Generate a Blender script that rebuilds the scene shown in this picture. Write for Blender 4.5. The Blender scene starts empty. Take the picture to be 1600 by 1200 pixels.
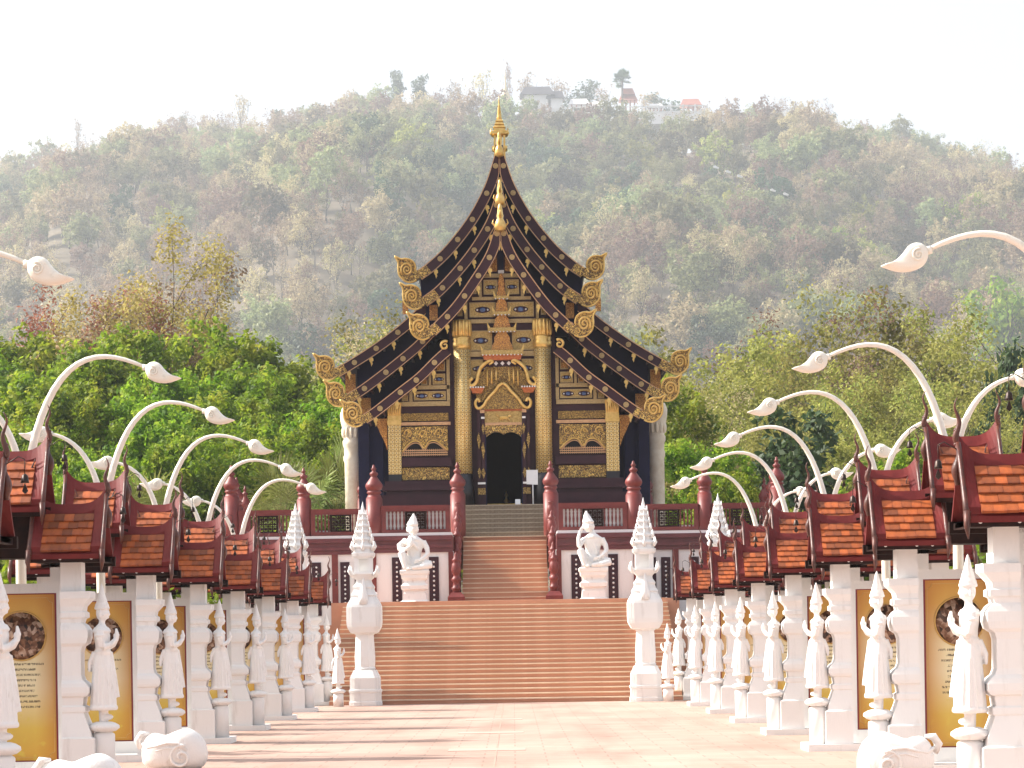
import bpy, bmesh, math, random
import numpy as np
from mathutils import Vector, Matrix
random.seed(7); RNG = np.random.default_rng(11)
SC = bpy.context.scene
COL = SC.collection
R = math.radians
PI = math.pi

# ------------------------------------------------------------------ camera
F_PX, CX, CY, ROLL, EYE = 4160.0, 802.0, 998.0, R(0.9), 1.72
cam_d = bpy.data.cameras.new('camera')
cam = bpy.data.objects.new('camera', cam_d); COL.objects.link(cam)
cam_d.sensor_width = 36.0
cam_d.lens = F_PX / 1600.0 * 36.0
cam_d.shift_x = -(CX - 800) / 1600.0
cam_d.shift_y = (CY - 600) / 1600.0
cam_d.clip_start = 0.5; cam_d.clip_end = 12000
sr, cr = math.sin(ROLL), math.cos(ROLL)
cam.matrix_world = Matrix(((cr, sr, 0, 0), (0, 0, -1, 0), (-sr, cr, 0, EYE), (0, 0, 0, 1)))
SC.camera = cam

def at(px, py, Y):
    """point of the place seen at photo pixel (px, py) when it lies Y metres ahead"""
    u, v = px - CX, CY - py
    return ((u * cr + v * sr) * Y / F_PX, EYE + (-u * sr + v * cr) * Y / F_PX)

# ------------------------------------------------------------------ sky, sun, exposure
SUN_EL, SUN_AZ = R(40), R(-82)           # from the left, just beyond the facades
world = bpy.data.worlds.new('World'); SC.world = world; world.use_nodes = True
wn = world.node_tree.nodes; wl = world.node_tree.links
sky = wn.new('ShaderNodeTexSky'); sky.sky_type = 'NISHITA'; sky.sun_disc = False
sky.sun_elevation = SUN_EL; sky.sun_rotation = SUN_AZ
sky.air_density = 1.0; sky.dust_density = 8.0; sky.ozone_density = 1.0
bg = wn['Background']; bg.inputs['Strength'].default_value = 0.105
hz_mix = wn.new('ShaderNodeMix'); hz_mix.data_type = 'RGBA'; hz_mix.inputs[0].default_value = 0.45     # milky dry-season sky
hz_mix.inputs[7].default_value = (5.5, 5.6, 5.85, 1)
wl.new(sky.outputs[0], hz_mix.inputs[6]); wl.new(hz_mix.outputs[2], bg.inputs[0])
sun_d = bpy.data.lights.new('sun', 'SUN'); sun_d.energy = 4.2; sun_d.angle = R(0.8)
sun_d.color = (1.0, 0.955, 0.89)
sun = bpy.data.objects.new('sun', sun_d); COL.objects.link(sun)
sdir = Vector((math.sin(SUN_AZ) * math.cos(SUN_EL), math.cos(SUN_AZ) * math.cos(SUN_EL), math.sin(SUN_EL)))
sun.rotation_euler = sdir.to_track_quat('Z', 'Y').to_euler()
SC.view_settings.view_transform = 'Standard'; SC.view_settings.look = 'None'
SC.view_settings.exposure = 1.22; SC.view_settings.gamma = 1.0
SC.view_settings.use_curve_mapping = False
SC.render.engine = 'CYCLES'
SC.cycles.use_denoising = True
SC.cycles.max_bounces = 6; SC.cycles.diffuse_bounces = 3; SC.cycles.glossy_bounces = 2
SC.cycles.transmission_bounces = 2; SC.cycles.volume_bounces = 1; SC.cycles.transparent_max_bounces = 4

# ------------------------------------------------------------------ materials
def _mat(name):
    m = bpy.data.materials.new(name); m.use_nodes = True
    nt = m.node_tree; b = nt.nodes['Principled BSDF']
    return m, nt, b
def _n(nt, t, **k):
    n = nt.nodes.new(t)
    for a, v in k.items(): setattr(n, a, v)
    return n
def _coord(nt, scale, kind='Object'):
    tc = _n(nt, 'ShaderNodeTexCoord'); mp = _n(nt, 'ShaderNodeMapping')
    mp.inputs['Scale'].default_value = scale if hasattr(scale, '__len__') else (scale,) * 3
    nt.links.new(tc.outputs[kind], mp.inputs[0]); return mp.outputs[0]
def _ramp(nt, fac, stops):
    r = _n(nt, 'ShaderNodeValToRGB'); e = r.color_ramp.elements
    while len(e) < len(stops): e.new(0.5)
    for el, (p, c) in zip(e, stops): el.position = p; el.color = (*c, 1)
    nt.links.new(fac, r.inputs[0]); return r.outputs[0]
def _mix(nt, fac, a, b, blend='MIX'):
    m = _n(nt, 'ShaderNodeMix', data_type='RGBA', blend_type=blend)
    for s, v in ((m.inputs[0], fac), (m.inputs[6], a), (m.inputs[7], b)):
        if isinstance(v, (int, float)): s.default_value = v
        elif isinstance(v, tuple): s.default_value = (*v, 1)
        else: nt.links.new(v, s)
    return m.outputs[2]
def _math(nt, op, a, b=None, c=None):
    m = _n(nt, 'ShaderNodeMath', operation=op)
    for s, v in zip(m.inputs, (a, b, c)):
        if v is None: continue
        if isinstance(v, (int, float)): s.default_value = v
        else: nt.links.new(v, s)
    return m.outputs[0]
def _bump(nt, b, h, strength=0.3, dist=0.02):
    n = _n(nt, 'ShaderNodeBump'); n.inputs['Strength'].default_value = strength; n.inputs['Distance'].default_value = dist
    nt.links.new(h, n.inputs['Height']); nt.links.new(n.outputs[0], b.inputs['Normal'])

def mottled(name, c1, c2, scale=3.0, rough=0.6, bump=0.15, bscale=30.0, stops=(0.35, 0.7), metal=0.0, kind='Object', spec=None, vary=0.0):
    m, nt, b = _mat(name)
    co = _coord(nt, scale, kind)
    no = _n(nt, 'ShaderNodeTexNoise'); no.inputs['Detail'].default_value = 6; no.inputs['Scale'].default_value = 1
    no.inputs['Roughness'].default_value = 0.65
    nt.links.new(co, no.inputs['Vector'])
    col = _ramp(nt, no.outputs[0], [(stops[0], c1), (stops[1], c2)])
    if vary:
        oi = _n(nt, 'ShaderNodeObjectInfo')
        f = _math(nt, 'MULTIPLY_ADD', oi.outputs['Random'], vary * 2, 1 - vary)
        hs = _n(nt, 'ShaderNodeHueSaturation'); nt.links.new(col, hs.inputs['Color']); nt.links.new(f, hs.inputs['Value'])
        col = hs.outputs[0]
    nt.links.new(col, b.inputs['Base Color'])
    b.inputs['Roughness'].default_value = rough; b.inputs['Metallic'].default_value = metal
    if spec is not None: b.inputs['Specular IOR Level'].default_value = spec
    if bump:
        n2 = _n(nt, 'ShaderNodeTexNoise'); n2.inputs['Scale'].default_value = bscale / (max(scale) if hasattr(scale, '__len__') else scale); n2.inputs['Detail'].default_value = 4
        nt.links.new(co, n2.inputs['Vector']); _bump(nt, b, n2.outputs[0], bump, 0.01)
    return m

M = {}
M['plaster'] = mottled('white_plaster', (0.58, 0.56, 0.53), (0.76, 0.75, 0.735), (5, 5, 0.9), 0.6, 0.2, 45, (0.22, 0.42))
M['statue'] = mottled('white_statue_paint', (0.52, 0.47, 0.43), (0.78, 0.765, 0.745), (9, 9, 3), 0.6, 0.6, 70, (0.25, 0.42))
M['cream'] = mottled('cream_stucco', (0.66, 0.55, 0.40), (0.82, 0.74, 0.60), 3, 0.6, 0.25, 30)
M['lamp'] = mottled('ivory_lamp_paint', (0.56, 0.50, 0.39), (0.80, 0.765, 0.67), 6, 0.35, 0.05, 40, (0.22, 0.42))
M['red'] = mottled('oxblood_paint', (0.115, 0.013, 0.011), (0.18, 0.027, 0.022), 3, 0.5, 0.08, 40)
M['redroof'] = mottled('roof_red_paint', (0.10, 0.008, 0.008), (0.165, 0.019, 0.016), 4, 0.6, 0.1, 40, spec=0.25)
M['maroon'] = mottled('maroon_moulding', (0.10, 0.022, 0.026), (0.15, 0.034, 0.038), 3, 0.42, 0.08, 40)
M['wood'] = mottled('carved_dark_wood', (0.045, 0.014, 0.010), (0.13, 0.035, 0.020), 9, 0.42, 0.3, 60)
M['beam'] = mottled('dark_beam_wood', (0.012, 0.005, 0.004), (0.028, 0.010, 0.007), 8, 0.7, 0.2, 60, spec=0.15)
M['plum'] = mottled('plum_lacquer', (0.026, 0.006, 0.012), (0.044, 0.011, 0.019), 2.5, 0.5, 0.08, 40, spec=0.3)
M['navy'] = mottled('navy_board', (0.005, 0.0055, 0.026), (0.009, 0.010, 0.044), 2.5, 0.6, 0.15, 25, spec=0.2)
M['black'] = mottled('black_lacquer', (0.004, 0.004, 0.008), (0.008, 0.008, 0.015), 3, 0.3, 0.05, 40)
M['shade_paint'] = mottled('painted_shade_black', (0.004, 0.004, 0.006), (0.007, 0.006, 0.008), 2, 0.8, 0.0)  # near-black colour standing in for shade behind door and windows
M['goldtrim'] = mottled('gold_paint_trim', (0.48, 0.27, 0.14), (0.64, 0.38, 0.20), 12, 0.38, 0.2, 80, metal=0.35)
M['tile'] = mottled('orange_roof_tile', (0.15, 0.028, 0.006), (0.33, 0.078, 0.012), 7, 0.65, 0.4, 60, (0.3, 0.65), vary=0.42)
M['bell'] = mottled('dark_bronze', (0.02, 0.012, 0.01), (0.05, 0.03, 0.02), 12, 0.4, 0.1, metal=0.6)
M['lip'] = mottled('vermilion_carving', (0.33, 0.075, 0.02), (0.52, 0.17, 0.04), 9, 0.4, 0.6, 70, metal=0.2)
M['shingle'] = mottled('dark_roof_shingle', (0.016, 0.013, 0.022), (0.040, 0.028, 0.034), 5, 0.6, 0.4, 40)
def paving():
    m = mottled('peach_paving', (0.36, 0.235, 0.185), (0.50, 0.345, 0.28), 0.22, 0.7, 0.08, 14, (0.3, 0.7)); nt = m.node_tree; b = nt.nodes['Principled BSDF']
    src = b.inputs['Base Color'].links[0].from_socket
    br = _n(nt, 'ShaderNodeTexBrick'); nt.links.new(_coord(nt, 1.0), br.inputs['Vector'])
    for k, v in (('Scale', 1.0), ('Mortar Size', 0.012), ('Brick Width', 0.9), ('Row Height', 0.6), ('Bias', 0.0)): br.inputs[k].default_value = v
    for k, c in (('Color1', 1.0), ('Color2', 0.90), ('Mortar', 0.66)): br.inputs[k].default_value = (c, c * 0.985, c * 0.97, 1)
    n2 = _n(nt, 'ShaderNodeTexNoise'); n2.inputs['Scale'].default_value = 1; n2.inputs['Detail'].default_value = 8; nt.links.new(_coord(nt, (1.1, 0.16, 1)), n2.inputs['Vector'])
    grime = _ramp(nt, n2.outputs[0], [(0.32, (0.80, 0.78, 0.76)), (0.52, (1, 1, 1))])
    nt.links.new(_mix(nt, 1.0, _mix(nt, 1.0, src, br.outputs['Color'], 'MULTIPLY'), grime, 'MULTIPLY'), b.inputs['Base Color']); return m
M['walk'] = paving()
M['soil'] = mottled('dry_ground', (0.16, 0.12, 0.07), (0.22, 0.18, 0.10), 0.1, 0.9, 0.3, 4)
M['hill'] = mottled('leaf_litter_slope', (0.09, 0.07, 0.045), (0.14, 0.11, 0.07), 0.05, 0.95, 0.0)
M['stepred'] = mottled('terracotta_step_tile', (0.42, 0.185, 0.105), (0.56, 0.265, 0.165), 0.8, 0.6, 0.15, 30)
M['nosing'] = mottled('pale_step_nosing', (0.56, 0.41, 0.28), (0.70, 0.55, 0.40), 3, 0.6, 0.1, 40)
M['bark'] = mottled('grey_brown_bark', (0.05, 0.038, 0.028), (0.11, 0.085, 0.06), 3, 0.9, 0.5, 20)
M['sign'] = mottled('white_sign_board', (0.60, 0.62, 0.64), (0.66, 0.67, 0.69), 3, 0.4, 0.0)
M['gem'] = mottled('blue_glass_gem', (0.05, 0.09, 0.22), (0.10, 0.16, 0.32), 20, 0.15, 0.0)
M['farwhite'] = mottled('far_white_wall', (0.62, 0.61, 0.60), (0.72, 0.71, 0.70), 0.3, 0.7, 0.0)
M['farroof'] = mottled('far_red_roof', (0.28, 0.09, 0.06), (0.36, 0.13, 0.09), 0.5, 0.6, 0.0)
M['fargold'] = mottled('far_pale_gold', (0.62, 0.48, 0.24), (0.72, 0.60, 0.36), 0.5, 0.5, 0.0)

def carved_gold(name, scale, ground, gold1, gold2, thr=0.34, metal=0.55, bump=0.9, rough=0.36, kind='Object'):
    """gilded carving in relief over a dark lacquer ground that paints in the recess shade: vine-like cells from a warped Voronoi"""
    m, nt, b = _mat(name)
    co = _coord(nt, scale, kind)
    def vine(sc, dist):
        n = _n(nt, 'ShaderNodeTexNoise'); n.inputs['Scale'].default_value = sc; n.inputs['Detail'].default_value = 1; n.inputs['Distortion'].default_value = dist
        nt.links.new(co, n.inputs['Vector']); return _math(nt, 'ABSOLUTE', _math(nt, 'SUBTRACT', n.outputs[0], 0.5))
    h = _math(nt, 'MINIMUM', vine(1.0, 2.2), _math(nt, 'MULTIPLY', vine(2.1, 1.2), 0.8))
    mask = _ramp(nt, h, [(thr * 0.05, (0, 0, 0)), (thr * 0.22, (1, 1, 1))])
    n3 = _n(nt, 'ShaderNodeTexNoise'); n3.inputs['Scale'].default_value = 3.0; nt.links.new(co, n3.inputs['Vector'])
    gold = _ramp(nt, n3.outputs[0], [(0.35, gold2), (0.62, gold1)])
    nt.links.new(_mix(nt, mask, ground, gold), b.inputs['Base Color'])  # dark colour painted in where the relief is low
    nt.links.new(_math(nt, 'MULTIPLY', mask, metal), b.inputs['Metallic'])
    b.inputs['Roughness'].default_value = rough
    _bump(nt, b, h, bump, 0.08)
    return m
G1, G2 = (1.0, 0.70, 0.20), (0.66, 0.39, 0.08)
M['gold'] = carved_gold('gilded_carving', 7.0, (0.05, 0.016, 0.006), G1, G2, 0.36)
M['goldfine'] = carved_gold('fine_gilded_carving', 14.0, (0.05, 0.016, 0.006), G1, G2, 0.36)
M['goldleaf'] = mottled('plain_gold_leaf', (0.58, 0.36, 0.09), (0.80, 0.55, 0.20), 7, 0.3, 0.25, 50, metal=0.7)
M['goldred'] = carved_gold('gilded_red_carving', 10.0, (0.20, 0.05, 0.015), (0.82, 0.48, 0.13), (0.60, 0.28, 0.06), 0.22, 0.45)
M['goldpanel'] = mottled('dull_gold_panel', (0.30, 0.19, 0.05), (0.62, 0.44, 0.15), 20, 0.38, 0.5, 90, metal=0.3)
M['rail'] = mottled('bronze_gold_rail', (0.34, 0.235, 0.10), (0.50, 0.37, 0.17), 22, 0.42, 0.4, 90, metal=0.3)

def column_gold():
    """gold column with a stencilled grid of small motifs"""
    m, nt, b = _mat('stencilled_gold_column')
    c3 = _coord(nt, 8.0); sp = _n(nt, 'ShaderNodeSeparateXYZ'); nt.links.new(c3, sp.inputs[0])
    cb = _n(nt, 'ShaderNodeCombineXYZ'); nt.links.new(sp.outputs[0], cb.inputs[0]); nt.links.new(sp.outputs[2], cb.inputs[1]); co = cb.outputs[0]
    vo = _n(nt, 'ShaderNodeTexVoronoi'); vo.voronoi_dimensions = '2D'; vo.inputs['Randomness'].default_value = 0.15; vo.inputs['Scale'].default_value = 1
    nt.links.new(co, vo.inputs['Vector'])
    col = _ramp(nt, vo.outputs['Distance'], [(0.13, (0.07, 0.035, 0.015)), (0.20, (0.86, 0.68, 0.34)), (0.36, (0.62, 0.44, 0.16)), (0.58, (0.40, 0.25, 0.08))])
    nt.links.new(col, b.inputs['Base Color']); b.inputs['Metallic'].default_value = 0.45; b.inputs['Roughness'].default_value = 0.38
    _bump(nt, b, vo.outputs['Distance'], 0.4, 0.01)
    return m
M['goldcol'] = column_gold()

def foliage(name, c_dark, c_mid, c_light, transl=0.35, rnd=0.25):
    m, nt, b = _mat(name)
    co = _coord(nt, 0.9)
    no = _n(nt, 'ShaderNodeTexNoise'); no.inputs['Scale'].default_value = 1; no.inputs['Detail'].default_value = 3
    nt.links.new(co, no.inputs['Vector'])
    col = _ramp(nt, no.outputs[0], [(0.3, c_dark), (0.5, c_mid), (0.68, c_light)])
    oi = _n(nt, 'ShaderNodeObjectInfo')
    hs = _n(nt, 'ShaderNodeHueSaturation')
    nt.links.new(_math(nt, 'MULTIPLY_ADD', oi.outputs['Random'], 0.05 * rnd / 0.25, 0.5 - 0.025 * rnd / 0.25), hs.inputs['Hue'])
    nt.links.new(_math(nt, 'MULTIPLY_ADD', oi.outputs['Random'], 2 * rnd, 1 - rnd), hs.inputs['Value'])
    nt.links.new(col, hs.inputs['Color']); col = hs.outputs[0]
    nt.links.new(col, b.inputs['Base Color']); b.inputs['Roughness'].default_value = 0.55
    b.inputs['Specular IOR Level'].default_value = 0.25
    tr = _n(nt, 'ShaderNodeBsdfTranslucent'); nt.links.new(col, tr.inputs[0])
    mx = _n(nt, 'ShaderNodeMixShader'); mx.inputs[0].default_value = transl
    nt.links.new(b.outputs[0], mx.inputs[1]); nt.links.new(tr.outputs[0], mx.inputs[2])
    nt.links.new(mx.outputs[0], nt.nodes['Material Output'].inputs[0])
    return m
M['leaf_green'] = foliage('bright_green_leaves', (0.06, 0.125, 0.010), (0.18, 0.275, 0.016), (0.37, 0.41, 0.045), 0.58, 0.18)
M['leaf_olive'] = foliage('olive_dry_leaves', (0.14, 0.165, 0.035), (0.27, 0.275, 0.06), (0.40, 0.37, 0.11), 0.58)
M['leaf_yellow'] = foliage('yellowing_leaves', (0.21, 0.155, 0.045), (0.31, 0.23, 0.07), (0.40, 0.30, 0.11), 0.5)
M['leaf_brown'] = foliage('withered_brown_leaves', (0.20, 0.14, 0.085), (0.32, 0.235, 0.14), (0.43, 0.33, 0.20), 0.45, rnd=0.45)
M['leaf_rust'] = foliage('rusty_orange_leaves', (0.26, 0.11, 0.06), (0.36, 0.17, 0.09), (0.42, 0.22, 0.12), 0.4)
M['leaf_dark'] = foliage('dark_green_leaves', (0.025, 0.055, 0.022), (0.045, 0.085, 0.030), (0.075, 0.12, 0.04))
M['leaf_hill'] = foliage('dry_forest_leaves', (0.12, 0.135, 0.06), (0.21, 0.215, 0.09), (0.31, 0.29, 0.125), 0.45, rnd=0.5)
M['palm'] = foliage('palm_fronds', (0.08, 0.12, 0.02), (0.17, 0.21, 0.045), (0.28, 0.29, 0.10))

# ------------------------------------------------------------------ mesh building
class MB:
    def __init__(s): s.v = []; s.f = []; s.m = []; s.sm = []
    def add(s, vs, fs, mi=0, smooth=False):
        o = len(s.v); s.v.extend(vs)
        for f in fs: s.f.append(tuple(i + o for i in f)); s.m.append(mi); s.sm.append(smooth)
        return s
    def box(s, x0, x1, y0, y1, z0, z1, mi=0):
        if x0 > x1: x0, x1 = x1, x0
        if y0 > y1: y0, y1 = y1, y0
        if z0 > z1: z0, z1 = z1, z0
        return s.rloft([(x0, x1, y0, y1, z0), (x0, x1, y0, y1, z1)], mi)
    def rloft(s, secs, mi=0):
        """rectangles (x0,x1,y0,y1,z) stacked upwards"""
        vs = []; fs = []
        for x0, x1, y0, y1, z in secs: vs += [(x0, y0, z), (x1, y0, z), (x1, y1, z), (x0, y1, z)]
        n = len(secs)
        fs.append((3, 2, 1, 0)); fs.append(tuple(4 * (n - 1) + i for i in range(4)))
        for k in range(n - 1):
            for i in range(4):
                j = (i + 1) % 4; fs.append((4 * k + i, 4 * k + j, 4 * k + 4 + j, 4 * k + 4 + i))
        return s.add(vs, fs, mi)
    def lathe(s, prof, seg=16, c=(0, 0, 0), mi=0, smooth=True, sx=1.0, sy=1.0, phase=0.0):
        vs = []; fs = []
        for r, z in prof:
            for k in range(seg):
                a = 2 * PI * k / seg + phase
                vs.append((c[0] + r * sx * math.cos(a), c[1] + r * sy * math.sin(a), c[2] + z))
        for i in range(len(prof) - 1):
            for k in range(seg):
                j = (k + 1) % seg
                fs.append((i * seg + k, i * seg + j, (i + 1) * seg + j, (i + 1) * seg + k))
        fs.append(tuple(range(seg - 1, -1, -1))); fs.append(tuple((len(prof) - 1) * seg + k for k in range(seg)))
        return s.add(vs, fs, mi, smooth)
    def eloft(s, secs, seg=16, mi=0, smooth=True):
        """ellipses (cx,cy,rx,ry,z) stacked"""
        vs = []; fs = []
        for cx, cy, rx, ry, z in secs:
            for k in range(seg):
                a = 2 * PI * k / seg; vs.append((cx + rx * math.cos(a), cy + ry * math.sin(a), z))
        for i in range(len(secs) - 1):
            for k in range(seg):
                j = (k + 1) % seg; fs.append((i * seg + k, i * seg + j, (i + 1) * seg + j, (i + 1) * seg + k))
        fs.append(tuple(range(seg - 1, -1, -1))); fs.append(tuple((len(secs) - 1) * seg + k for k in range(seg)))
        return s.add(vs, fs, mi, smooth)
    def tube(s, pts, rad, seg=8, mi=0, smooth=True):
        pts = [Vector(p) for p in pts]; n = len(pts)
        if not hasattr(rad, '__len__'): rad = [rad] * n
        vs = []; fs = []; up = Vector((0.13, 0.97, 0.2)).normalized()
        for i, p in enumerate(pts):
            t = (pts[min(i + 1, n - 1)] - pts[max(i - 1, 0)])
            t = t.normalized() if t.length > 1e-9 else Vector((0, 0, 1))
            a = t.cross(up)
            if a.length < 1e-3: a = t.cross(Vector((1, 0, 0)))
            a.normalize(); b = t.cross(a)
            for k in range(seg):
                an = 2 * PI * k / seg; q = p + (a * math.cos(an) + b * math.sin(an)) * rad[i]; vs.append(tuple(q))
        for i in range(n - 1):
            for k in range(seg):
                j = (k + 1) % seg; fs.append((i * seg + j, i * seg + k, (i + 1) * seg + k, (i + 1) * seg + j))
        fs.append(tuple(range(seg))); fs.append(tuple((n - 1) * seg + k for k in range(seg - 1, -1, -1)))
        return s.add(vs, fs, mi, smooth)
    def ball(s, c, r, seg=12, mi=0):
        rx, ry, rz = r if hasattr(r, '__len__') else (r, r, r)
        n = max(5, seg // 2)
        return s.eloft([(c[0], c[1], max(1e-4, rx * math.sin(PI * i / n)), max(1e-4, ry * math.sin(PI * i / n)), c[2] - rz * math.cos(PI * i / n)) for i in range(n + 1)], seg, mi)
    def prism(s, pts, y0, y1, mi=0, mi_side=None):
        """outline (x,z) pushed from y0 (front) to y1"""
        A = sum(pts[i][0] * pts[(i + 1) % len(pts)][1] - pts[(i + 1) % len(pts)][0] * pts[i][1] for i in range(len(pts)))
        if A < 0: pts = pts[::-1]
        n = len(pts)
        vs = [(x, y0, z) for x, z in pts] + [(x, y1, z) for x, z in pts]
        s.add(vs, [tuple(range(n)), tuple(range(2 * n - 1, n - 1, -1))], mi)
        o = len(s.v) - 2 * n
        for i in range(n):
            j = (i + 1) % n
            s.f.append((o + j, o + i, o + n + i, o + n + j)); s.m.append(mi if mi_side is None else mi_side); s.sm.append(False)
        return s
    def strip(s, outer, inner, y0, y1, mi=0):
        """board between two curves of equal length, y0 front, y1 back"""
        n = len(outer); vs = []; fs = []
        for (ox, oz), (ix, iz) in zip(outer, inner): vs += [(ox, y0, oz), (ix, y0, iz), (ix, y1, iz), (ox, y1, oz)]
        for k in range(n - 1):
            for i in range(4):
                j = (i + 1) % 4; fs.append((4 * k + i, 4 * k + 4 + i, 4 * k + 4 + j, 4 * k + j))
        fs.append((0, 1, 2, 3)); fs.append((4 * n - 1, 4 * n - 2, 4 * n - 3, 4 * n - 4))
        return s.add(vs, fs, mi)
    def mirror(s, sx=-1, about=0.0):
        m = MB(); m.v = [(2 * about - x if sx < 0 else x, y, z) for x, y, z in s.v]
        m.f = [tuple(reversed(f)) if sx < 0 else f for f in s.f]; m.m = list(s.m); m.sm = list(s.sm); return m
    def mesh(s, name, mats):
        me = bpy.data.meshes.new(name); me.from_pydata([tuple(map(float, v)) for v in s.v], [], s.f)
        if not isinstance(mats, (list, tuple)): mats = [mats]
        for m in mats: me.materials.append(M[m] if isinstance(m, str) else m)
        me.polygons.foreach_set('material_index', s.m); me.polygons.foreach_set('use_smooth', s.sm)
        bm = bmesh.new(); bm.from_mesh(me); bmesh.ops.recalc_face_normals(bm, faces=bm.faces); bm.to_mesh(me); bm.free()
        me.update(); return me
    def build(s, name, mats, parent=None, loc=None): return obj(name, s.mesh(name, mats), parent, loc)

def obj(name, me, parent=None, loc=None, rot=None, sc=None):
    o = bpy.data.objects.new(name, me); COL.objects.link(o)
    if parent: o.parent = parent
    if loc: o.location = loc
    if rot: o.rotation_euler = rot
    if sc: o.scale = sc if hasattr(sc, '__len__') else (sc,) * 3
    return o
def tag(o, label=None, cat=None, group=None, kind=None):
    if label: o['label'] = label
    if cat: o['category'] = cat
    if group: o['group'] = group
    if kind: o['kind'] = kind
    return o
def thing(name, label, cat, loc=(0, 0, 0), group=None, rz=0.0):
    o = bpy.data.objects.new(name, None); COL.objects.link(o); o.empty_display_size = 0.2
    o.location = loc; o.rotation_euler = (0, 0, rz); return tag(o, label, cat, group)
def copy_tree(src, parent=None, loc=None, label=None):
    c = src.copy(); COL.objects.link(c); c.parent = parent
    if loc is not None: c.location = loc
    if label: c['label'] = label
    for ch in list(src.children):
        copy_tree(ch, c)
    return c
def remeshed(name, mb, mat, voxel, smooth_it=2):
    """fuse overlapping volumes into one continuous skin"""
    me = mb.mesh(name + '_rough', mat); o = bpy.data.objects.new('tmp', me); COL.objects.link(o)
    md = o.modifiers.new('r', 'REMESH'); md.mode = 'VOXEL'; md.voxel_size = voxel; md.use_smooth_shade = True
    sm = o.modifiers.new('s', 'SMOOTH'); sm.iterations = smooth_it; sm.factor = 0.4
    dg = bpy.context.evaluated_depsgraph_get(); dg.update()
    out = bpy.data.meshes.new_from_object(o.evaluated_get(dg)); out.name = name
    bpy.data.objects.remove(o); out.materials.clear(); out.materials.append(M[mat])
    return out
def catmull(pts, n=6):
    P = [Vector((p[0], p[1])) for p in pts]; out = []
    P = [P[0] * 2 - P[1]] + P + [P[-1] * 2 - P[-2]]
    for i in range(1, len(P) - 2):
        a, b, c, d = P[i - 1:i + 3]
        for k in range(n):
            t = k / n
            q = 0.5 * ((2 * b) + (c - a) * t + (2 * a - 5 * b + 4 * c - d) * t * t + (3 * b - a - 3 * c + d) * t ** 3)
            out.append((q.x, q.y))
    out.append((P[-2].x, P[-2].y)); return out
def offset(curve, d):
    out = []
    for i, p in enumerate(curve):
        a = Vector(curve[max(i - 1, 0)]); b = Vector(curve[min(i + 1, len(curve) - 1)])
        t = (b - a).normalized(); out.append((p[0] + t.y * d, p[1] - t.x * d))
    return out
ORD = ['first', 'second', 'third', 'fourth', 'fifth', 'sixth', 'seventh', 'eighth', 'ninth', 'tenth', 'eleventh', 'twelfth']
# ================================================================== ground
AX, AR = -0.22, -0.285            # axis of pavilion and stairs; axis of the avenue
Z_LAND, Z_TERR, Z_PAV = 2.86, 5.03, 6.16

HS = 2.4                          # size of the hill
def hill_z(x, y):
    """height of the ground: flat garden, then a wooded hill"""
    x = np.asarray(x, float) / HS; y = np.asarray(y, float) / HS
    xs = np.array([-900, -420, -216, -189, -122, -81, -49, -6, 16, 53, 80, 134, 161, 188, 215, 420, 900])
    zr = np.array([95, 124, 175, 188, 203, 209, 210, 202, 200, 204, 204, 205, 199, 183, 173, 125, 95])
    ridge = np.interp(x * 1120.0 / np.maximum(y, 300), xs, zr) + 5 * np.sin(x * 0.031 + 1) + 3 * np.sin(x * 0.083)
    t = np.clip((y - 330) / (1120 - 330), 0, 1)
    s = 0.35 * t + 0.65 * (t * t * (3 - 2 * t))
    s = np.where(y > 1120, np.clip(1 - ((y - 1120) / 600) ** 1.3, 0, 1), s)
    g = 9 * np.sin(x * 0.024 + y * 0.008) * np.sin(y * 0.013 + 0.6) * np.sin(PI * np.clip(t, 0, 1))
    g = g + 5 * np.sin(x * 0.06 - y * 0.011) * np.sin(PI * np.clip(t, 0, 1))
    z = ridge * s + g
    return np.where(y < 330, -0.02, np.maximum(z * HS, -0.02))

nx, ny = 150, 190
gx = np.concatenate([np.linspace(-3800, -1220, 12), np.linspace(-1200, 1200, nx - 24), np.linspace(1220, 3800, 12)])
gy = np.concatenate([np.array([-300, 0, 100, 200, 400]), np.linspace(792, 2820, ny - 25), np.linspace(2880, 5400, 20)])
GX, GY = np.meshgrid(gx, gy); GZ = hill_z(GX, GY)
vs = np.stack([GX.ravel(), GY.ravel(), GZ.ravel()], 1)
w = len(gx)
fs = [(j * w + i, j * w + i + 1, (j + 1) * w + i + 1, (j + 1) * w + i) for j in range(len(gy) - 1) for i in range(w - 1)]
me = bpy.data.meshes.new('terrain'); me.from_pydata(vs.tolist(), [], fs); me.materials.append(M['hill'])
me.polygons.foreach_set('use_smooth', [True] * len(me.polygons))
tag(obj('terrain', me), kind='structure')

mb = MB(); mb.box(-60, 60, -30, 71.4, -0.2, 0.0); tag(mb.build('walkway', 'walk'), kind='structure')
# pale inlaid slabs and centre joint of the walkway
mb = MB(); mb.box(AR - 0.012, AR + 0.012, 4, 71.3, 0.0, 0.004)
tag(mb.build('paving_joint', mottled('paving_joint_grout', (0.36, 0.24, 0.185), (0.42, 0.29, 0.23), 2, 0.8, 0)), kind='structure')
for yy in (41.0, 48.5, 56.5):
    mb = MB(); mb.box(AR - 0.75, AR + 0.45, yy, yy + 0.9, 0.0, 0.006)
    tag(mb.build('paving_inlay', mottled('pale_paving_inlay', (0.43, 0.295, 0.24), (0.49, 0.345, 0.285), 2, 0.7, 0)), kind='structure')

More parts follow.
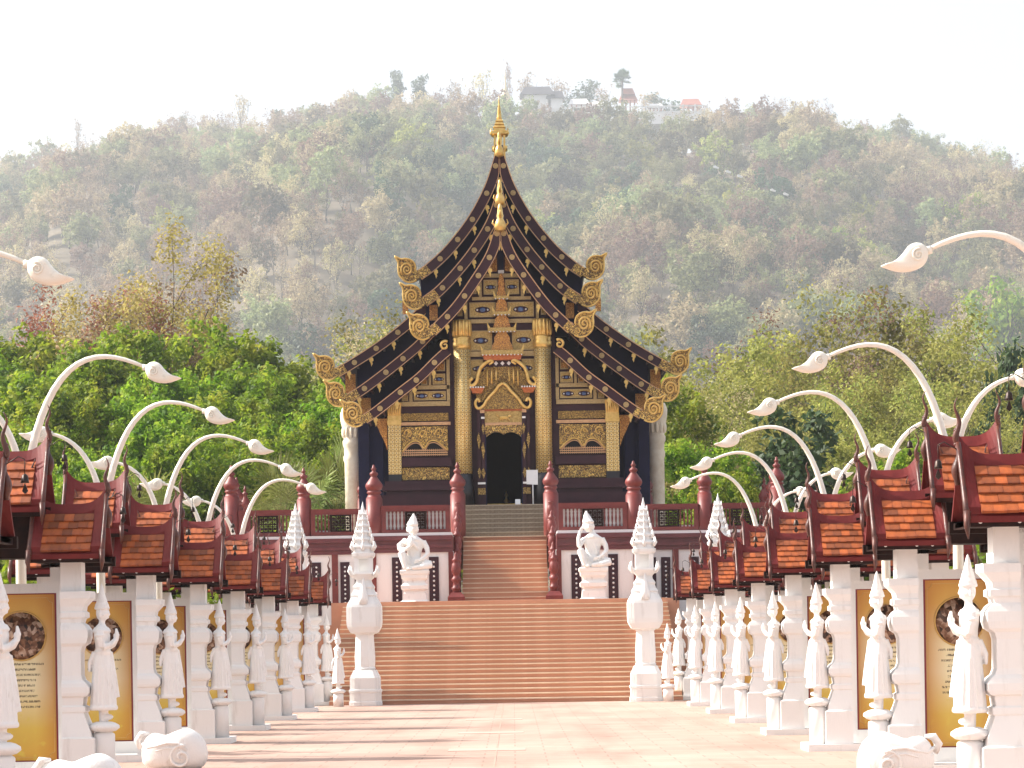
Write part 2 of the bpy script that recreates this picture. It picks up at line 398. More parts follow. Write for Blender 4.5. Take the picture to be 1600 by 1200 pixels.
# ================================================================== stairs
def stair(name, label, cx, hw, y0, z0, n, rise, tread, mats, group=None, depth_to=None):
    root = thing(name, label, 'stairs', (cx, y0, z0))
    mb = MB()
    d = tread * 1.6
    mb.box(-hw, hw, 0.0, d, 0, rise - 0.032, 0)
    mb.box(-hw, hw, -0.026, d, rise - 0.032, rise, 1)
    me = mb.mesh('step', mats)
    for k in range(n):
        o = obj('step', me, root, (0, k * tread, k * rise))
    return root
stair('lower_staircase', 'wide lower flight of terracotta tiled steps with pale edges rising from the walkway', AX, 4.75, 71.5, 0.0, 22, 0.13, 0.318, ['stepred', 'nosing'])
stair('upper_staircase', 'narrow upper flight of terracotta steps between red turned newel posts', AX, 1.33, 81.8, Z_LAND, 14, 0.155, 0.3, ['stepred', 'nosing'])
M['stepbrown'] = mottled('brown_mosaic_step_tile', (0.13, 0.10, 0.07), (0.22, 0.175, 0.12), 14, 0.5, 0.2, 40)
M['nosebrown'] = mottled('grey_step_nosing', (0.26, 0.22, 0.17), (0.34, 0.30, 0.23), 4, 0.6, 0.1)
stair('doorway_steps', 'short flight of brown mosaic steps leading up to the dark doorway', AX, 1.40, 86.2, Z_TERR, 7, 0.161, 0.29, ['stepbrown', 'nosebrown'])

# landing and the masses under the stairs
mb = MB(); mb.box(AX - 5.1, AX + 5.1, 78.0, 82.0, 0.0, Z_LAND - 0.012); mb.box(AX - 14, AX - 5.1, 78.0, 84, 0, 2.2); mb.box(AX + 5.1, AX + 14, 78.0, 84, 0, 2.2)
tag(mb.build('landing', 'stepred'), kind='structure')

# low white parapets up the sides of the lower flight
for s, nm in ((-1, 'left'), (1, 'right')):
    pts = [(72.0, 0), (72.0, 0.45), (72.6, 0.60), (78.6, Z_LAND + 0.30), (79.2, Z_LAND + 0.30), (79.2, 0)]
    m2 = MB(); m2.prism(pts, -0.15, 0.15)
    m2.v = [(AX + s * 3.92 + y * 0.8, x, z) for x, y, z in m2.v]
    tag(m2.build('stair_parapet', 'plaster'), 'low white sloping parapet on the %s edge of the lower stairs' % nm, 'parapet')

# ================================================================== red stair newels
ONION = [(0.0, 1.0), (0.035, 0.985), (0.05, 0.95), (0.085, 0.93), (0.05, 0.91), (0.06, 0.885), (0.115, 0.87), (0.13, 0.84), (0.08, 0.815),
         (0.11, 0.79), (0.17, 0.745), (0.245, 0.69), (0.262, 0.655), (0.225, 0.60), (0.175, 0.585), (0.215, 0.565), (0.22, 0.545), (0.175, 0.53), (0.20, 0.50), (0.235, 0.46)]
def pillar_profile(h, r=0.25, top=1.95):
    """thick post of height h crowned by an onion finial"""
    k = r / 0.25
    pr = [(r * 0.98, 0), (r * 0.98, h - top * 0.54)]
    return pr + [(max(0.004, a * k), h - top + b * top) for a, b in reversed(ONION)]
def newel_profile(h):
    p = [(0.115, 0), (0.115, 0.24), (0.145, 0.26), (0.145, 0.29), (0.11, 0.31), (0.10, 0.40), (0.145, 0.43), (0.145, 0.47), (0.10, 0.50), (0.085, 0.535),
         (0.13, 0.585), (0.15, 0.66), (0.125, 0.76), (0.085, 0.80), (0.12, 0.825), (0.12, 0.85), (0.075, 0.875), (0.075, 0.90), (0.05, 0.92), (0.06, 0.945), (0.03, 0.97), (0.004, 1.0)]
    return [(r, z * h) for r, z in p]
nw = MB(); nw.lathe(newel_profile(1.55), 14); nw_me = nw.mesh('post', 'red')
pl = MB(); pl.box(-0.26, 0.26, -0.3, 0.3, 0, 0.16); pl.rloft([(-0.26, 0.26, -0.3, 0.3, 0.16), (-0.15, 0.15, -0.18, 0.18, 0.30)]); pl_me = pl.mesh('plinth', 'red')
for s, nm in ((-1, 'left'), (1, 'right')):
    for k in range(5):
        y = 81.55 + k * 1.05; z = Z_LAND + max(0.0, (y - 81.8)) / 0.3 * 0.155 - (0.1 if k else 0)
        t = thing('newel_post', 'red turned newel post, %s from the landing on the %s of the upper stairs' % (ORD[k], nm), 'newel post',
                  (AX + s * 1.50, y, z), 'turned newels of the upper stairs')
        obj('post', nw_me, t)
        if k == 0: obj('plinth', pl_me, t)
    # sloping string wall carrying the newels
    m2 = MB(); m2.prism([(81.9, Z_LAND), (81.9, Z_LAND + 0.3), (85.6, Z_TERR + 0.28), (85.6, Z_LAND)], -0.07, 0.07)
    m2.v = [(AX + s * 1.50 + y, x, z) for x, y, z in m2.v]
    tag(m2.build('stair_string', 'red'), 'red sloping side board on the %s of the upper stairs' % nm, 'side board')

# ================================================================== terrace
terr = thing('temple_terrace', 'white walled terrace with maroon cornice carrying the dark temple', 'terrace', (AX, 82.0, 0))
def slab(name, mat, *b, parent=terr, loc=None):
    m = MB(); m.box(*b); return m.build(name, mat, parent, loc)
# all coordinates relative to (AX, 82, 0)
for s in (-1, 1):
    X = lambda a: s * a
    slab('wall', 'plaster', X(1.58), X(4.12), 0.0, 6.0, Z_LAND - 0.3, 4.45)
    slab('wall', 'plaster', X(4.12), X(9.0), 4.0, 24.0, 0.0, 4.55)
    for a0, a1, y0, y1, zz in ((1.60, 4.20, 0, 6.0, 0.0), (4.20, 9.08, 4.0, 24, 0.1)):
        c = MB()
        for d, z0, z1 in ((0.06, 4.42, 4.56), (0.12, 4.56, 4.66), (0.07, 4.66, 4.80), (0.16, 4.80, 4.94)):
            c.box(X(a0), X(a1 + d), y0 - d, y1, z0 + zz, z1 + zz - 0.002)
        c.build('cornice', 'maroon', terr)
        slab('white_coping', 'plaster', X(a0 + 0.02), X(a1 + 0.03), y0 - 0.03, y1, 4.94 + zz, 5.03 + zz)
    for a in (1.64, 4.02): slab('pilaster', 'red', X(a - 0.06), X(a + 0.10), -0.05, 0.02, Z_LAND - 0.2, 4.42)
    for a in (5.5, 8.9): slab('pilaster', 'red', X(a - 0.1), X(a + 0.1), 3.94, 4.02, 1.5, 4.52)
    slits = [(2.19, 0), (3.33, 0)] + [(4.72, 4.0), (5.18, 4.0), (6.1, 4.0), (6.75, 4.0), (7.4, 4.0), (8.1, 4.0)]
    for a, yy in slits:
        sh = MB(); sh.box(X(a - 0.15), X(a + 0.15), yy - 0.04, yy + 0.02, Z_LAND - 0.3, 4.28); so = sh.build('shutter', 'maroon' if False else 'plum', terr)
        d = MB()
        for k in range(9):
            zc = 4.12 - k * 0.145
            d.lathe([(0.034, -0.008), (0.034, 0.008)], 8, (0, 0, 0))
            base = len(d.v) - 16
            for i in range(base, base + 16):
                x, y, z = d.v[i]; d.v[i] = (X(a) + x, yy - 0.045 + z, zc + y)
        d.build('stud_row', 'plaster', so)
slab('floor', 'stepred', -4.1, 4.1, 3.7, 24, 4.5, Z_TERR - 0.01)
slab('floor_wing', 'stepred', -9.0, -4.1, 4.05, 24, 4.6, Z_TERR + 0.09); slab('floor_wing', 'stepred', 4.1, 9.0, 4.05, 24, 4.6, Z_TERR + 0.09)
# low white kerb wall behind the central balustrade
for s in (-1, 1):
    slab('white_kerb_wall', 'plaster', s * 1.75, s * 3.85, 0.42, 0.50, Z_TERR, 5.74)
    slab('white_kerb_wall', 'plaster', s * 4.4, s * 8.9, 4.42, 4.5, Z_TERR + 0.1, 5.32)

# thick red posts with onion finials
pp_me = None
def red_pillar(x, y, z, h, r, label):
    m = MB(); m.lathe(pillar_profile(h, r), 20)
    tag(m.build('terrace_post', 'red', None, (AX + x, y, z)), label, 'post', 'onion topped terrace posts')
for s, nm in ((-1, 'left'), (1, 'right')):
    red_pillar(s * 1.50, 85.9, 4.6, 2.85, 0.25, 'thick red onion topped post beside the %s of the upper stairs' % nm)
    red_pillar(s * 4.02, 82.45, 4.6, 2.58, 0.26, 'thick red onion topped post at the %s front corner of the balustrade' % nm)
    red_pillar(s * 6.50, 86.4, 4.7, 2.68, 0.24, 'thick red onion topped post midway along the %s side balustrade' % nm)
    red_pillar(s * 8.85, 86.4, 4.7, 2.80, 0.25, 'thick red onion topped post at the far %s end of the balustrade' % nm)
    red_pillar(s * 9.0, 89.5, 4.7, 2.60, 0.22, 'red onion topped post just behind the far %s end post' % nm)
    red_pillar(s * 9.05, 92.8, 4.7, 2.50, 0.20, 'red onion topped post second behind the far %s end post' % nm)
    red_pillar(s * 5.15, 96.5, 4.9, 2.95, 0.21, 'smaller red onion topped post beside the %s white corner column of the temple' % nm)

# balustrades
bal_prof = [(r_ * 0.78, z_) for r_, z_ in [(0.036, 0), (0.036, 0.07), (0.02, 0.10), (0.034, 0.18), (0.042, 0.27), (0.026, 0.38), (0.034, 0.44), (0.02, 0.49), (0.036, 0.53), (0.036, 0.58)]]
bm_ = MB(); bm_.lathe(bal_prof, 8); bal_me = bm_.mesh('baluster', 'red')
def lattice(wd, ht):
    m = MB(); t = 0.022
    m.box(-wd / 2, wd / 2, -0.02, 0.02, 0, 0.05); m.box(-wd / 2, wd / 2, -0.02, 0.02, ht - 0.05, ht)
    m.box(-wd / 2, -wd / 2 + 0.05, -0.021, 0.021, 0.05, ht - 0.05); m.box(wd / 2 - 0.05, wd / 2, -0.021, 0.021, 0.05, ht - 0.05)
    n = max(3, round(wd / 0.17))
    for i in range(n):
        for j in range(3):
            cx = -wd / 2 + 0.05 + (wd - 0.1) * (i + 0.5) / n; cz = 0.05 + (ht - 0.1) * (j + 0.5) / 3
            m.lathe([(0.052, -0.014), (0.052, 0.014)], 6, (0, 0, 0), 0, False)
            b = len(m.v) - 12
            for q in range(b, b + 12):
                x, y, z = m.v[q]; m.v[q] = (cx + x, z, cz + y)
    for i in range(n + 1):
        cx = -wd / 2 + 0.05 + (wd - 0.1) * i / n; m.box(cx - 0.02, cx + 0.02, -0.017, 0.017, 0.05, ht - 0.05)
    for j in range(1, 3):
        cz = 0.05 + (ht - 0.1) * j / 3; m.box(-wd / 2 + 0.05, wd / 2 - 0.05, -0.016, 0.016, cz - 0.016, cz + 0.016)
    return m
def balustrade(x0, x1, y, z, label, nb=5, rz=0.0):
    L = x1 - x0
    t = thing('balustrade', label, 'balustrade', (AX + (x0 + x1) / 2, y, z), 'terrace balustrades', rz)
    h = L / 2
    r = MB(); r.box(-h, h, -0.07, 0.07, 0.74, 0.86); r.box(-h, h, -0.05, 0.05, 0.68, 0.74); r.build('top_rail', 'red', t)
    r = MB(); r.box(-h, h, -0.06, 0.06, 0.0, 0.12); r.build('bottom_rail', 'red', t)
    for e in (-1, 1):
        r = MB(); r.box(e * h, e * (h - 0.14), -0.05, 0.05, 0.12, 0.68); r.build('end_stile', 'red', t)
    pw = 0.117; wl_ = L - 0.30 - 2 * nb * pw
    for e in (-1, 1):
        for k in range(nb): obj('baluster', bal_me, t, (e * (h - 0.17 - (k + 0.5) * pw), 0, 0.11))
    p = lattice(wl_, 0.56); p.build('lattice_panel', 'beam', t, (0, 0, 0.12))
    return t
for s, nm in ((-1, 'left'), (1, 'right')):
    a, b_ = sorted((s * 1.68, s * 3.80)); balustrade(a, b_, 82.35, Z_TERR, 'red balustrade with lattice panel behind the %s seated statue' % nm)
    a, b_ = sorted((s * 4.35, s * 6.28)); balustrade(a, b_, 86.3, Z_TERR + 0.12, 'red lattice balustrade between the %s corner post and side post' % nm, 4)
    a, b_ = sorted((s * 6.72, s * 8.62)); balustrade(a, b_, 86.3, Z_TERR + 0.12, 'red lattice balustrade at the outer %s of the terrace' % nm, 4)
# low walls and planting ground beside the terrace
for s, nm in ((-1, 'left'), (1, 'right')):
    m = MB(); m.box(AX + s * 9.0, AX + s * 40, 88, 88.4, 0, 2.6)
    tag(m.build('garden_wall', 'cream'), 'long pale garden wall running off to the %s of the terrace' % nm, 'wall')
    m = MB(); m.box(AR + s * 9.6, AR + s * 9.9, 10, 74, 0, 2.15); m.box(AR + s * 9.52, AR + s * 9.98, 10, 74, 2.15, 2.25)
    tag(m.build('boundary_wall', 'plaster'), 'white boundary wall behind the %s row of notice boards' % nm, 'wall')
# ================================================================== the dark gilded pavilion
YF = 90.0
pav = thing('temple_pavilion', 'dark plum wooden temple with steep tiered roof and gilded carvings at top of stairs', 'temple', (AX, YF, Z_PAV))
def L(px, py, Y=YF):
    x, z = at(px, py, Y); return (x - AX, z - Z_PAV)
def place(mb):           # meshes are written with x from the axis, y in world metres ahead, z above the pavilion floor
    mb.v = [(x, y - YF, z) for x, y, z in mb.v]; return mb
def part(name, mats, mb, parent=None): return place(mb).build(name, mats, parent or pav)
def both(name, mats, mb, parent=None):
    a = MB(); a.v = list(mb.v); a.f = list(mb.f); a.m = list(mb.m); a.sm = list(mb.sm)
    o2 = part(name, mats, mb.mirror()); o1 = part(name, mats, a); return o1, o2
def rect(name, mat, x0, y0, x1, y1, yf, yb, Y=YF):
    """box on the facade given by right-hand pixel corners, mirrored to the left too"""
    a, _ = L(x0, (y0 + y1) / 2, Y); b, _ = L(x1, (y0 + y1) / 2, Y); _, z1 = L((x0 + x1) / 2, y0, Y); _, z0 = L((x0 + x1) / 2, y1, Y)
    m = MB(); m.box(a, b, yf, yb, z0, z1); return both(name, mat, m)
def zc(py, Y=YF): return L(786, py, Y)[1]
PX = YF / F_PX            # metres per pixel on the facade
def crect(name, mat, hw, y0, y1, yf, yb, parent=None, flare=0.0):
    m = MB(); z1, z0 = zc(y0), zc(y1); h = hw * PX
    if flare: m.rloft([(-h, h, yf, yb, z0), (-h - flare * PX, h + flare * PX, yf - 0.03, yb, z1)])
    else: m.box(-h, h, yf, yb, z0, z1)
    return part(name, mat, m, parent)
def cprism(name, mat, pts, yf, yb, parent=None):
    """symmetric outline from half points (hw px from the axis, py)"""
    right = [(h * PX, zc(p)) for h, p in pts]; left = [(-x, z) for x, z in reversed(right) if abs(x) > 1e-6]
    m = MB(); m.prism(right + left, yf, yb); return part(name, mat, m, parent)

# ---------------- roof tiers
TIERS = {
 'A': (92.2, [(779.5, 224), (787.5, 243), (805, 290), (832, 337), (867, 380), (897, 407), (916, 420)], 14, 1.0),
 'B': (90.6, [(780, 284), (790, 312), (805, 347), (830, 385), (857, 417), (885, 445), (909, 462)], 14, 1.02),
 'C': (89.2, [(780.5, 332), (792, 362), (807, 398), (834, 438), (860, 472), (886, 498), (898, 509)], 14, 1.05),
 'A2': (92.2, [(896, 460), (922, 484), (946, 504), (986, 532), (1026, 556), (1048, 568)], 13, 1.0),
 'B2': (90.6, [(893, 503), (918, 528), (940, 546), (972, 570), (1006, 594), (1033, 610)], 13, 1.0),
 'C2': (89.2, [(874, 539), (892, 554), (920, 580), (950, 602), (988, 630), (1007, 642)], 13, 1.02)}
SCROLL = [(-3, 1), (0.5, 3), (1, 9), (4, 16), (11, 21), (19, 22.5), (27, 22), (37, 27), (31.5, 17), (31.5, 6), (30.5, -4), (26, -12), (18, -18), (8, -19.5), (-1, -16), (-9, -9)]
ros = MB(); ros.lathe([(0.105, 0), (0.11, 0.012), (0.095, 0.02), (0.085, 0.008), (0.068, 0.008), (0.06, 0.018), (0.045, 0.018), (0.04, 0.010), (0.028, 0.010), (0.02, 0.022), (0.004, 0.026)], 16)
ros.v = [(x, -z, y) for x, y, z in ros.v]; ros.v = [(x * .86, y, z * .86) for x, y, z in ros.v]; ros_me = ros.mesh('rosette', 'rail')
pend = MB(); pend.prism([(0, 0), (0.07, 0.02), (0.11, -0.03), (0.12, -0.10), (0.07, -0.13), (0.09, -0.20), (0.045, -0.30), (0.02, -0.18), (-0.02, -0.12), (-0.03, -0.04)], -0.03, 0.03)
pend_me = [pend.mesh('leaf_pendant', 'goldleaf'), pend.mirror().mesh('leaf_pendant', 'goldleaf')]
curves = {}
tier_label = {'A': 'highest rear', 'B': 'middle', 'C': 'front', 'A2': 'lower rear', 'B2': 'lower middle', 'C2': 'lower front'}
for nm, (Y, pts, wpx, ssc) in TIERS.items():
    cur = [L(px, py, Y) for px, py in catmull(pts, 6)]
    if len(nm) == 1: cur = [(max(0.0, x), z) for x, z in cur]; cur[0] = (0.0, cur[0][1])
    w = (wpx + 2) * Y / F_PX; curves[nm] = cur
    inn = offset(cur, w)
    if len(nm) == 1: inn = [(max(0.012, x), z) for x, z in inn]
    t1 = [((a[0] * .93 + b[0] * .07), (a[1] * .93 + b[1] * .07)) for a, b in zip(cur, inn)]
    t2 = [((a[0] * .07 + b[0] * .93), (a[1] * .07 + b[1] * .93)) for a, b in zip(cur, inn)]
    mid = [((a[0] + b[0]) / 2, (a[1] + b[1]) / 2) for a, b in zip(cur, inn)]
    m = MB(); m.strip(cur, inn, Y, Y + 0.16)
    bb = both('bargeboard', 'plum', m)
    for sgn, bo in zip((1, -1), bb):
        for c0, c1, nn in ((cur, t1, 'upper_trim'), (t2, inn, 'lower_trim')):
            g = MB(); g.strip(offset(c0, -0.006) if c0 is cur else c0, c1, Y - 0.03, Y + 0.0)
            if sgn < 0: g = g.mirror()
            place(g).build(nn, 'goldtrim', bo)
        # gilded scroll end with its tail along the board
        k = Y / F_PX * ssc * 0.88; E = cur[-1]
        out = [(E[0] + a * k, E[1] + b * k) for a, b in SCROLL]
        g = MB(); g.prism(catmull(out + [out[0]], 3)[:-1], Y - 0.07, Y + 0.20, 0, 1)
        nt_ = max(3, int(len(cur) * 0.17))
        g.strip(t1[-nt_:], t2[-nt_:], Y - 0.05, Y + 0.001)
        # raised spiral on the scroll
        cx, cz = E[0] + 16 * k, E[1] + 3 * k
        sp = [(cx + (11 - 9.5 * i / 30) * k * math.cos(-0.6 + i * 0.42), Y - 0.075, cz + (13 - 11.5 * i / 30) * k * math.sin(-0.6 + i * 0.42)) for i in range(31)]
        g.tube(sp, [0.046 - 0.022 * i / 30 for i in range(31)], 6, 2)
        rim = [(x, Y - 0.075, z) for x, z in catmull(out[1:15], 3)]
        g.tube(rim, 0.034, 6, 2)
        for q in range(7):
            a_ = -2.3 + q * 0.62; b_ = (cx + 12.5 * k * math.cos(a_), cz + 15 * k * math.sin(a_))
            g.tube([(b_[0], Y - 0.08, b_[1]), (b_[0] + 2.6 * k * math.cos(a_ + .9), Y - 0.085, b_[1] + 2.6 * k * math.sin(a_ + .9)), (b_[0] + 3.4 * k * math.cos(a_ + 1.9), Y - 0.08, b_[1] + 3.4 * k * math.sin(a_ + 1.9))], [0.03, 0.028, 0.008], 5, 2)
        if sgn < 0: g = g.mirror()
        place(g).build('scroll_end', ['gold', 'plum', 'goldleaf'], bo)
        # rosettes and pendants spaced along the board
        n = 5 if len(nm) == 1 else 4
        d = [0]
        for a, b in zip(mid, mid[1:]): d.append(d[-1] + math.hypot(a[0] - b[0], a[1] - b[1]))
        for q in range(n):
            for kind, f in (('rosette', (q + 0.62) / n * 0.86 + 0.04), ('leaf_pendant', (q + 1.0) / n * 0.88 + 0.03)):
                i = min(range(len(d)), key=lambda i_: abs(d[i_] / d[-1] - f)); p = mid[i] if kind == 'rosette' else inn[i]
                if kind == 'rosette': obj('rosette', ros_me, bo, (sgn * p[0], Y - 0.012 - YF, p[1]))
                else: obj('leaf_pendant', pend_me[0 if sgn < 0 else 1], bo, (sgn * p[0], Y + 0.05 - YF, p[1] + 0.03))
    # roof shell running back
    back = 106.0 if nm[0] == 'A' else (104.0 if nm[0] == 'B' else 96.0)
    m = MB(); m.strip(offset(cur, 0.03), offset(cur, 0.14), Y + 0.16, back)
    both('roof_slope', 'shingle', m)
# curl at the head of the lowest front board
for s in (-1, 1):
    g = MB(); c = curves['C2'][0]; pts = [(s * (c[0] + (0.0 + 0.16 * (1 - i / 26)) * math.cos(2.2 - i * 0.38)), 89.1, c[1] + 0.03 + 0.16 * (1 - i / 26) * math.sin(2.2 - i * 0.38)) for i in range(22)]
    g.tube(pts, [0.05 - 0.025 * i / 21 for i in range(22)], 6); part('head_curl', 'goldleaf', g)

# gable walls set back under each tier
def gable(nm, depth, base_py, drop=0.22):
    Y = TIERS[nm][0]; c = offset(curves[nm], drop); c = [(max(0.001, x), z) for x, z in c]
    zb = zc(base_py)
    r = [p for p in c if p[1] > zb] ; r = r + [(r[-1][0], zb)]
    m = MB(); m.prism(r + [(-x, z) for x, z in reversed(r)], Y + depth, Y + depth + 0.1); part('gable_wall', 'navy', m)
gable('A', 0.85, 500); gable('B', 0.75, 520)
for s in (-1, 1):
    c = offset(curves['A2'], 0.22); xl = L(1014, 640, 93)[0]; x0 = L(868, 600, 93)[0]
    r = [(x0, 0)] + [(x0, c[0][1])] + [p for p in c if x0 < p[0] < xl]; r = r + [(xl, r[-1][1] - 0.1), (xl, 0)]
    m = MB(); m.prism([(s * x, z) for x, z in r], 93.0, 93.1); part('side_gable_wall', 'navy', m)
    m = MB(); m.box(s * (xl - 0.12), s * xl, 93.1, 106, 0, r[-2][1]); part('side_wall', 'navy', m)
    # soffit boards between the stepped boards, seen from below
    for nm in ('A2', 'B2', 'C2'):
        Y, cc = TIERS[nm][0], curves[nm]
        m = MB(); ins = offset(cc, 0.33)
        for q in range(2, len(ins) - 1, 3):
            m.box(s * (ins[q][0] - 0.03), s * (ins[q][0] + 0.03), Y + 0.2, Y + 1.5, ins[q][1] - 0.0, ins[q][1] + 0.07)
        part('rafter_row', 'wood', m)
rect('eave_bracket', 'goldred', 1016, 577, 1032, 607, 92.85, 92.95, 92.9); rect('eave_bracket', 'goldred', 993, 615, 1013, 641, 91.3, 91.4, 91.3)
rect('eave_bracket', 'goldred', 930, 466, 939, 486, 92.2, 92.3, 92.2); rect('eave_bracket', 'goldred', 884, 473, 897, 497, 91.1, 91.2, 91.1)
for s in (-1, 1):                   # corner posts, dark
    for x0, x1 in ((976, 990), (998, 1015)):
        a = L(x0, 720, 92)[0]; b = L(x1, 720, 92)[0]; m = MB(); m.box(s * a, s * b, 91.9, 92.2, 0, zc(640)); part('corner_post', 'navy', m)

# ---------------- finials on the gable tips and the ridge spire
def bottle(py0, py1, hw, Y, hook=True):
    k = Y / F_PX; z1, z0 = L(782, py0, Y)[1], L(782, py1, Y)[1]; h = z1 - z0; w = hw * k
    pr = [(w * .35, 0), (w * .95, h * .06), (w * 1.05, h * .2), (w * .85, h * .34), (w * .5, h * .46), (w * .62, h * .56), (w * .52, h * .62), (w * .44, h * .78), (w * .30, h * .92), (w * .08, h)]
    m = MB(); m.lathe(pr, 14, (0, Y - 0.05, z0))
    m.tube([(0, Y - 0.1, z0 + h * .5), (0, Y - 0.35, z0 + h * .6), (0, Y - 0.38, z0 + h * .72)], [w * .3, w * .22, w * .05], 6)
    for s in (-1, 1): m.tube([(s * w * .9, Y - 0.05, z0 + h * .2), (s * w * 1.35, Y - 0.05, z0 + h * .3), (s * w * 1.15, Y - 0.05, z0 + h * .44)], [w * .2, w * .16, w * .04], 6)
    return part('gable_finial', 'goldleaf', m)
bottle(206, 246, 7, 92.0); bottle(280, 322, 7.5, 90.5); bottle(318, 362, 9, 89.1)
Ys = 99.0; ks = Ys / F_PX
sp = MB(); z = lambda py: L(780, py, Ys)[1]
def sq(hw, py): return (-hw * ks, hw * ks, Ys - hw * ks, Ys + hw * ks, z(py))
sp.rloft([sq(9, 300), sq(9, 236), sq(12, 234), sq(12, 230), sq(9, 229)])
for a in (-1, 1):
    for b in (-1, 1): sp.box(a * 9 * ks, a * 6 * ks, Ys + b * 9 * ks, Ys + b * 6 * ks, z(229), z(213))
sp.box(-4 * ks, 4 * ks, Ys - 4 * ks, Ys + 4 * ks, z(229), z(213))
sp.rloft([sq(9, 213), sq(13, 211), sq(13, 207), sq(9, 205), sq(8, 201), sq(9.5, 200), sq(6.5, 196), sq(7.5, 195), sq(5, 191), sq(6, 190), sq(3.6, 186)])
part('ridge_shrine', 'goldleaf', sp)
tip = MB(); tip.lathe([(3.6 * ks, z(186)), (4.4 * ks, z(184)), (3.4 * ks, z(182)), (3.8 * ks, z(180)), (2.8 * ks, z(177)), (3.2 * ks, z(175)), (2.2 * ks, z(171)), (2.5 * ks, z(170)), (1.5 * ks, z(164)), (0.7 * ks, z(156)), (0.1 * ks, z(148))], 10, (0, Ys, 0))
part('spire', 'goldleaf', tip)
for a in (-1, 1):
    m = MB(); m.tube([(a * 10 * ks, Ys, z(212)), (a * 13.5 * ks, Ys, z(208)), (a * 13 * ks, Ys, z(200))], [0.06, 0.05, 0.01], 6); part('shrine_flame', 'goldleaf', m)

# ---------------- front wall
c = offset(curves['C'], 0.26); c = [(max(0.001, x), z_) for x, z_ in c]
xw = L(868, 600)[0]; zb = zc(664)
r = [p for p in c if p[0] < xw]; r = r + [(xw, r[-1][1]), (xw, zb)]
m = MB(); m.prism(r + [(-x, z_) for x, z_ in reversed(r)], 90.0, 90.25); part('pediment_wall', 'plum', m)
xd = 29 * PX
for s in (-1, 1):
    m = MB(); m.box(s * xd, s * xw, 90.0, 90.25, 0, zb); part('front_wall', 'plum', m)
    c2 = offset(curves['C2'], 0.24); xr = L(950, 680)[0]
    r = [(xw, 0)] + [p for p in c2 if xw < p[0] < xr]; r.insert(1, (xw, r[1][1])); r += [(xr, r[-1][1]), (xr, 0)]
    m = MB(); m.prism([(s * x, z_) for x, z_ in r], 90.0, 90.25); part('side_bay_wall', 'plum', m)
# room behind the door, its darkness put into the near-black wall colour
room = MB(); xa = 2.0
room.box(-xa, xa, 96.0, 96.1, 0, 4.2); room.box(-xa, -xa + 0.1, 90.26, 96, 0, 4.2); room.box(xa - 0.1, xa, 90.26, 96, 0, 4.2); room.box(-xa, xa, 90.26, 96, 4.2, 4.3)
part('inner_room', 'shade_paint', room)
fl = MB(); fl.box(-4.6, 4.6, 88.2, 106, -0.75, -0.005); part('floor', 'stepbrown', fl)
# altar lamps glimmering faintly inside are unlit brass
al = MB(); al.lathe([(0.05, 0), (0.1, 0.1), (0.04, 0.2), (0.06, 0.32), (0.01, 0.45)], 10, (0.05, 94.5, 0.35)); al.box(-0.9, 0.9, 94.3, 95.0, 0, 0.35); part('altar', 'goldleaf', al)

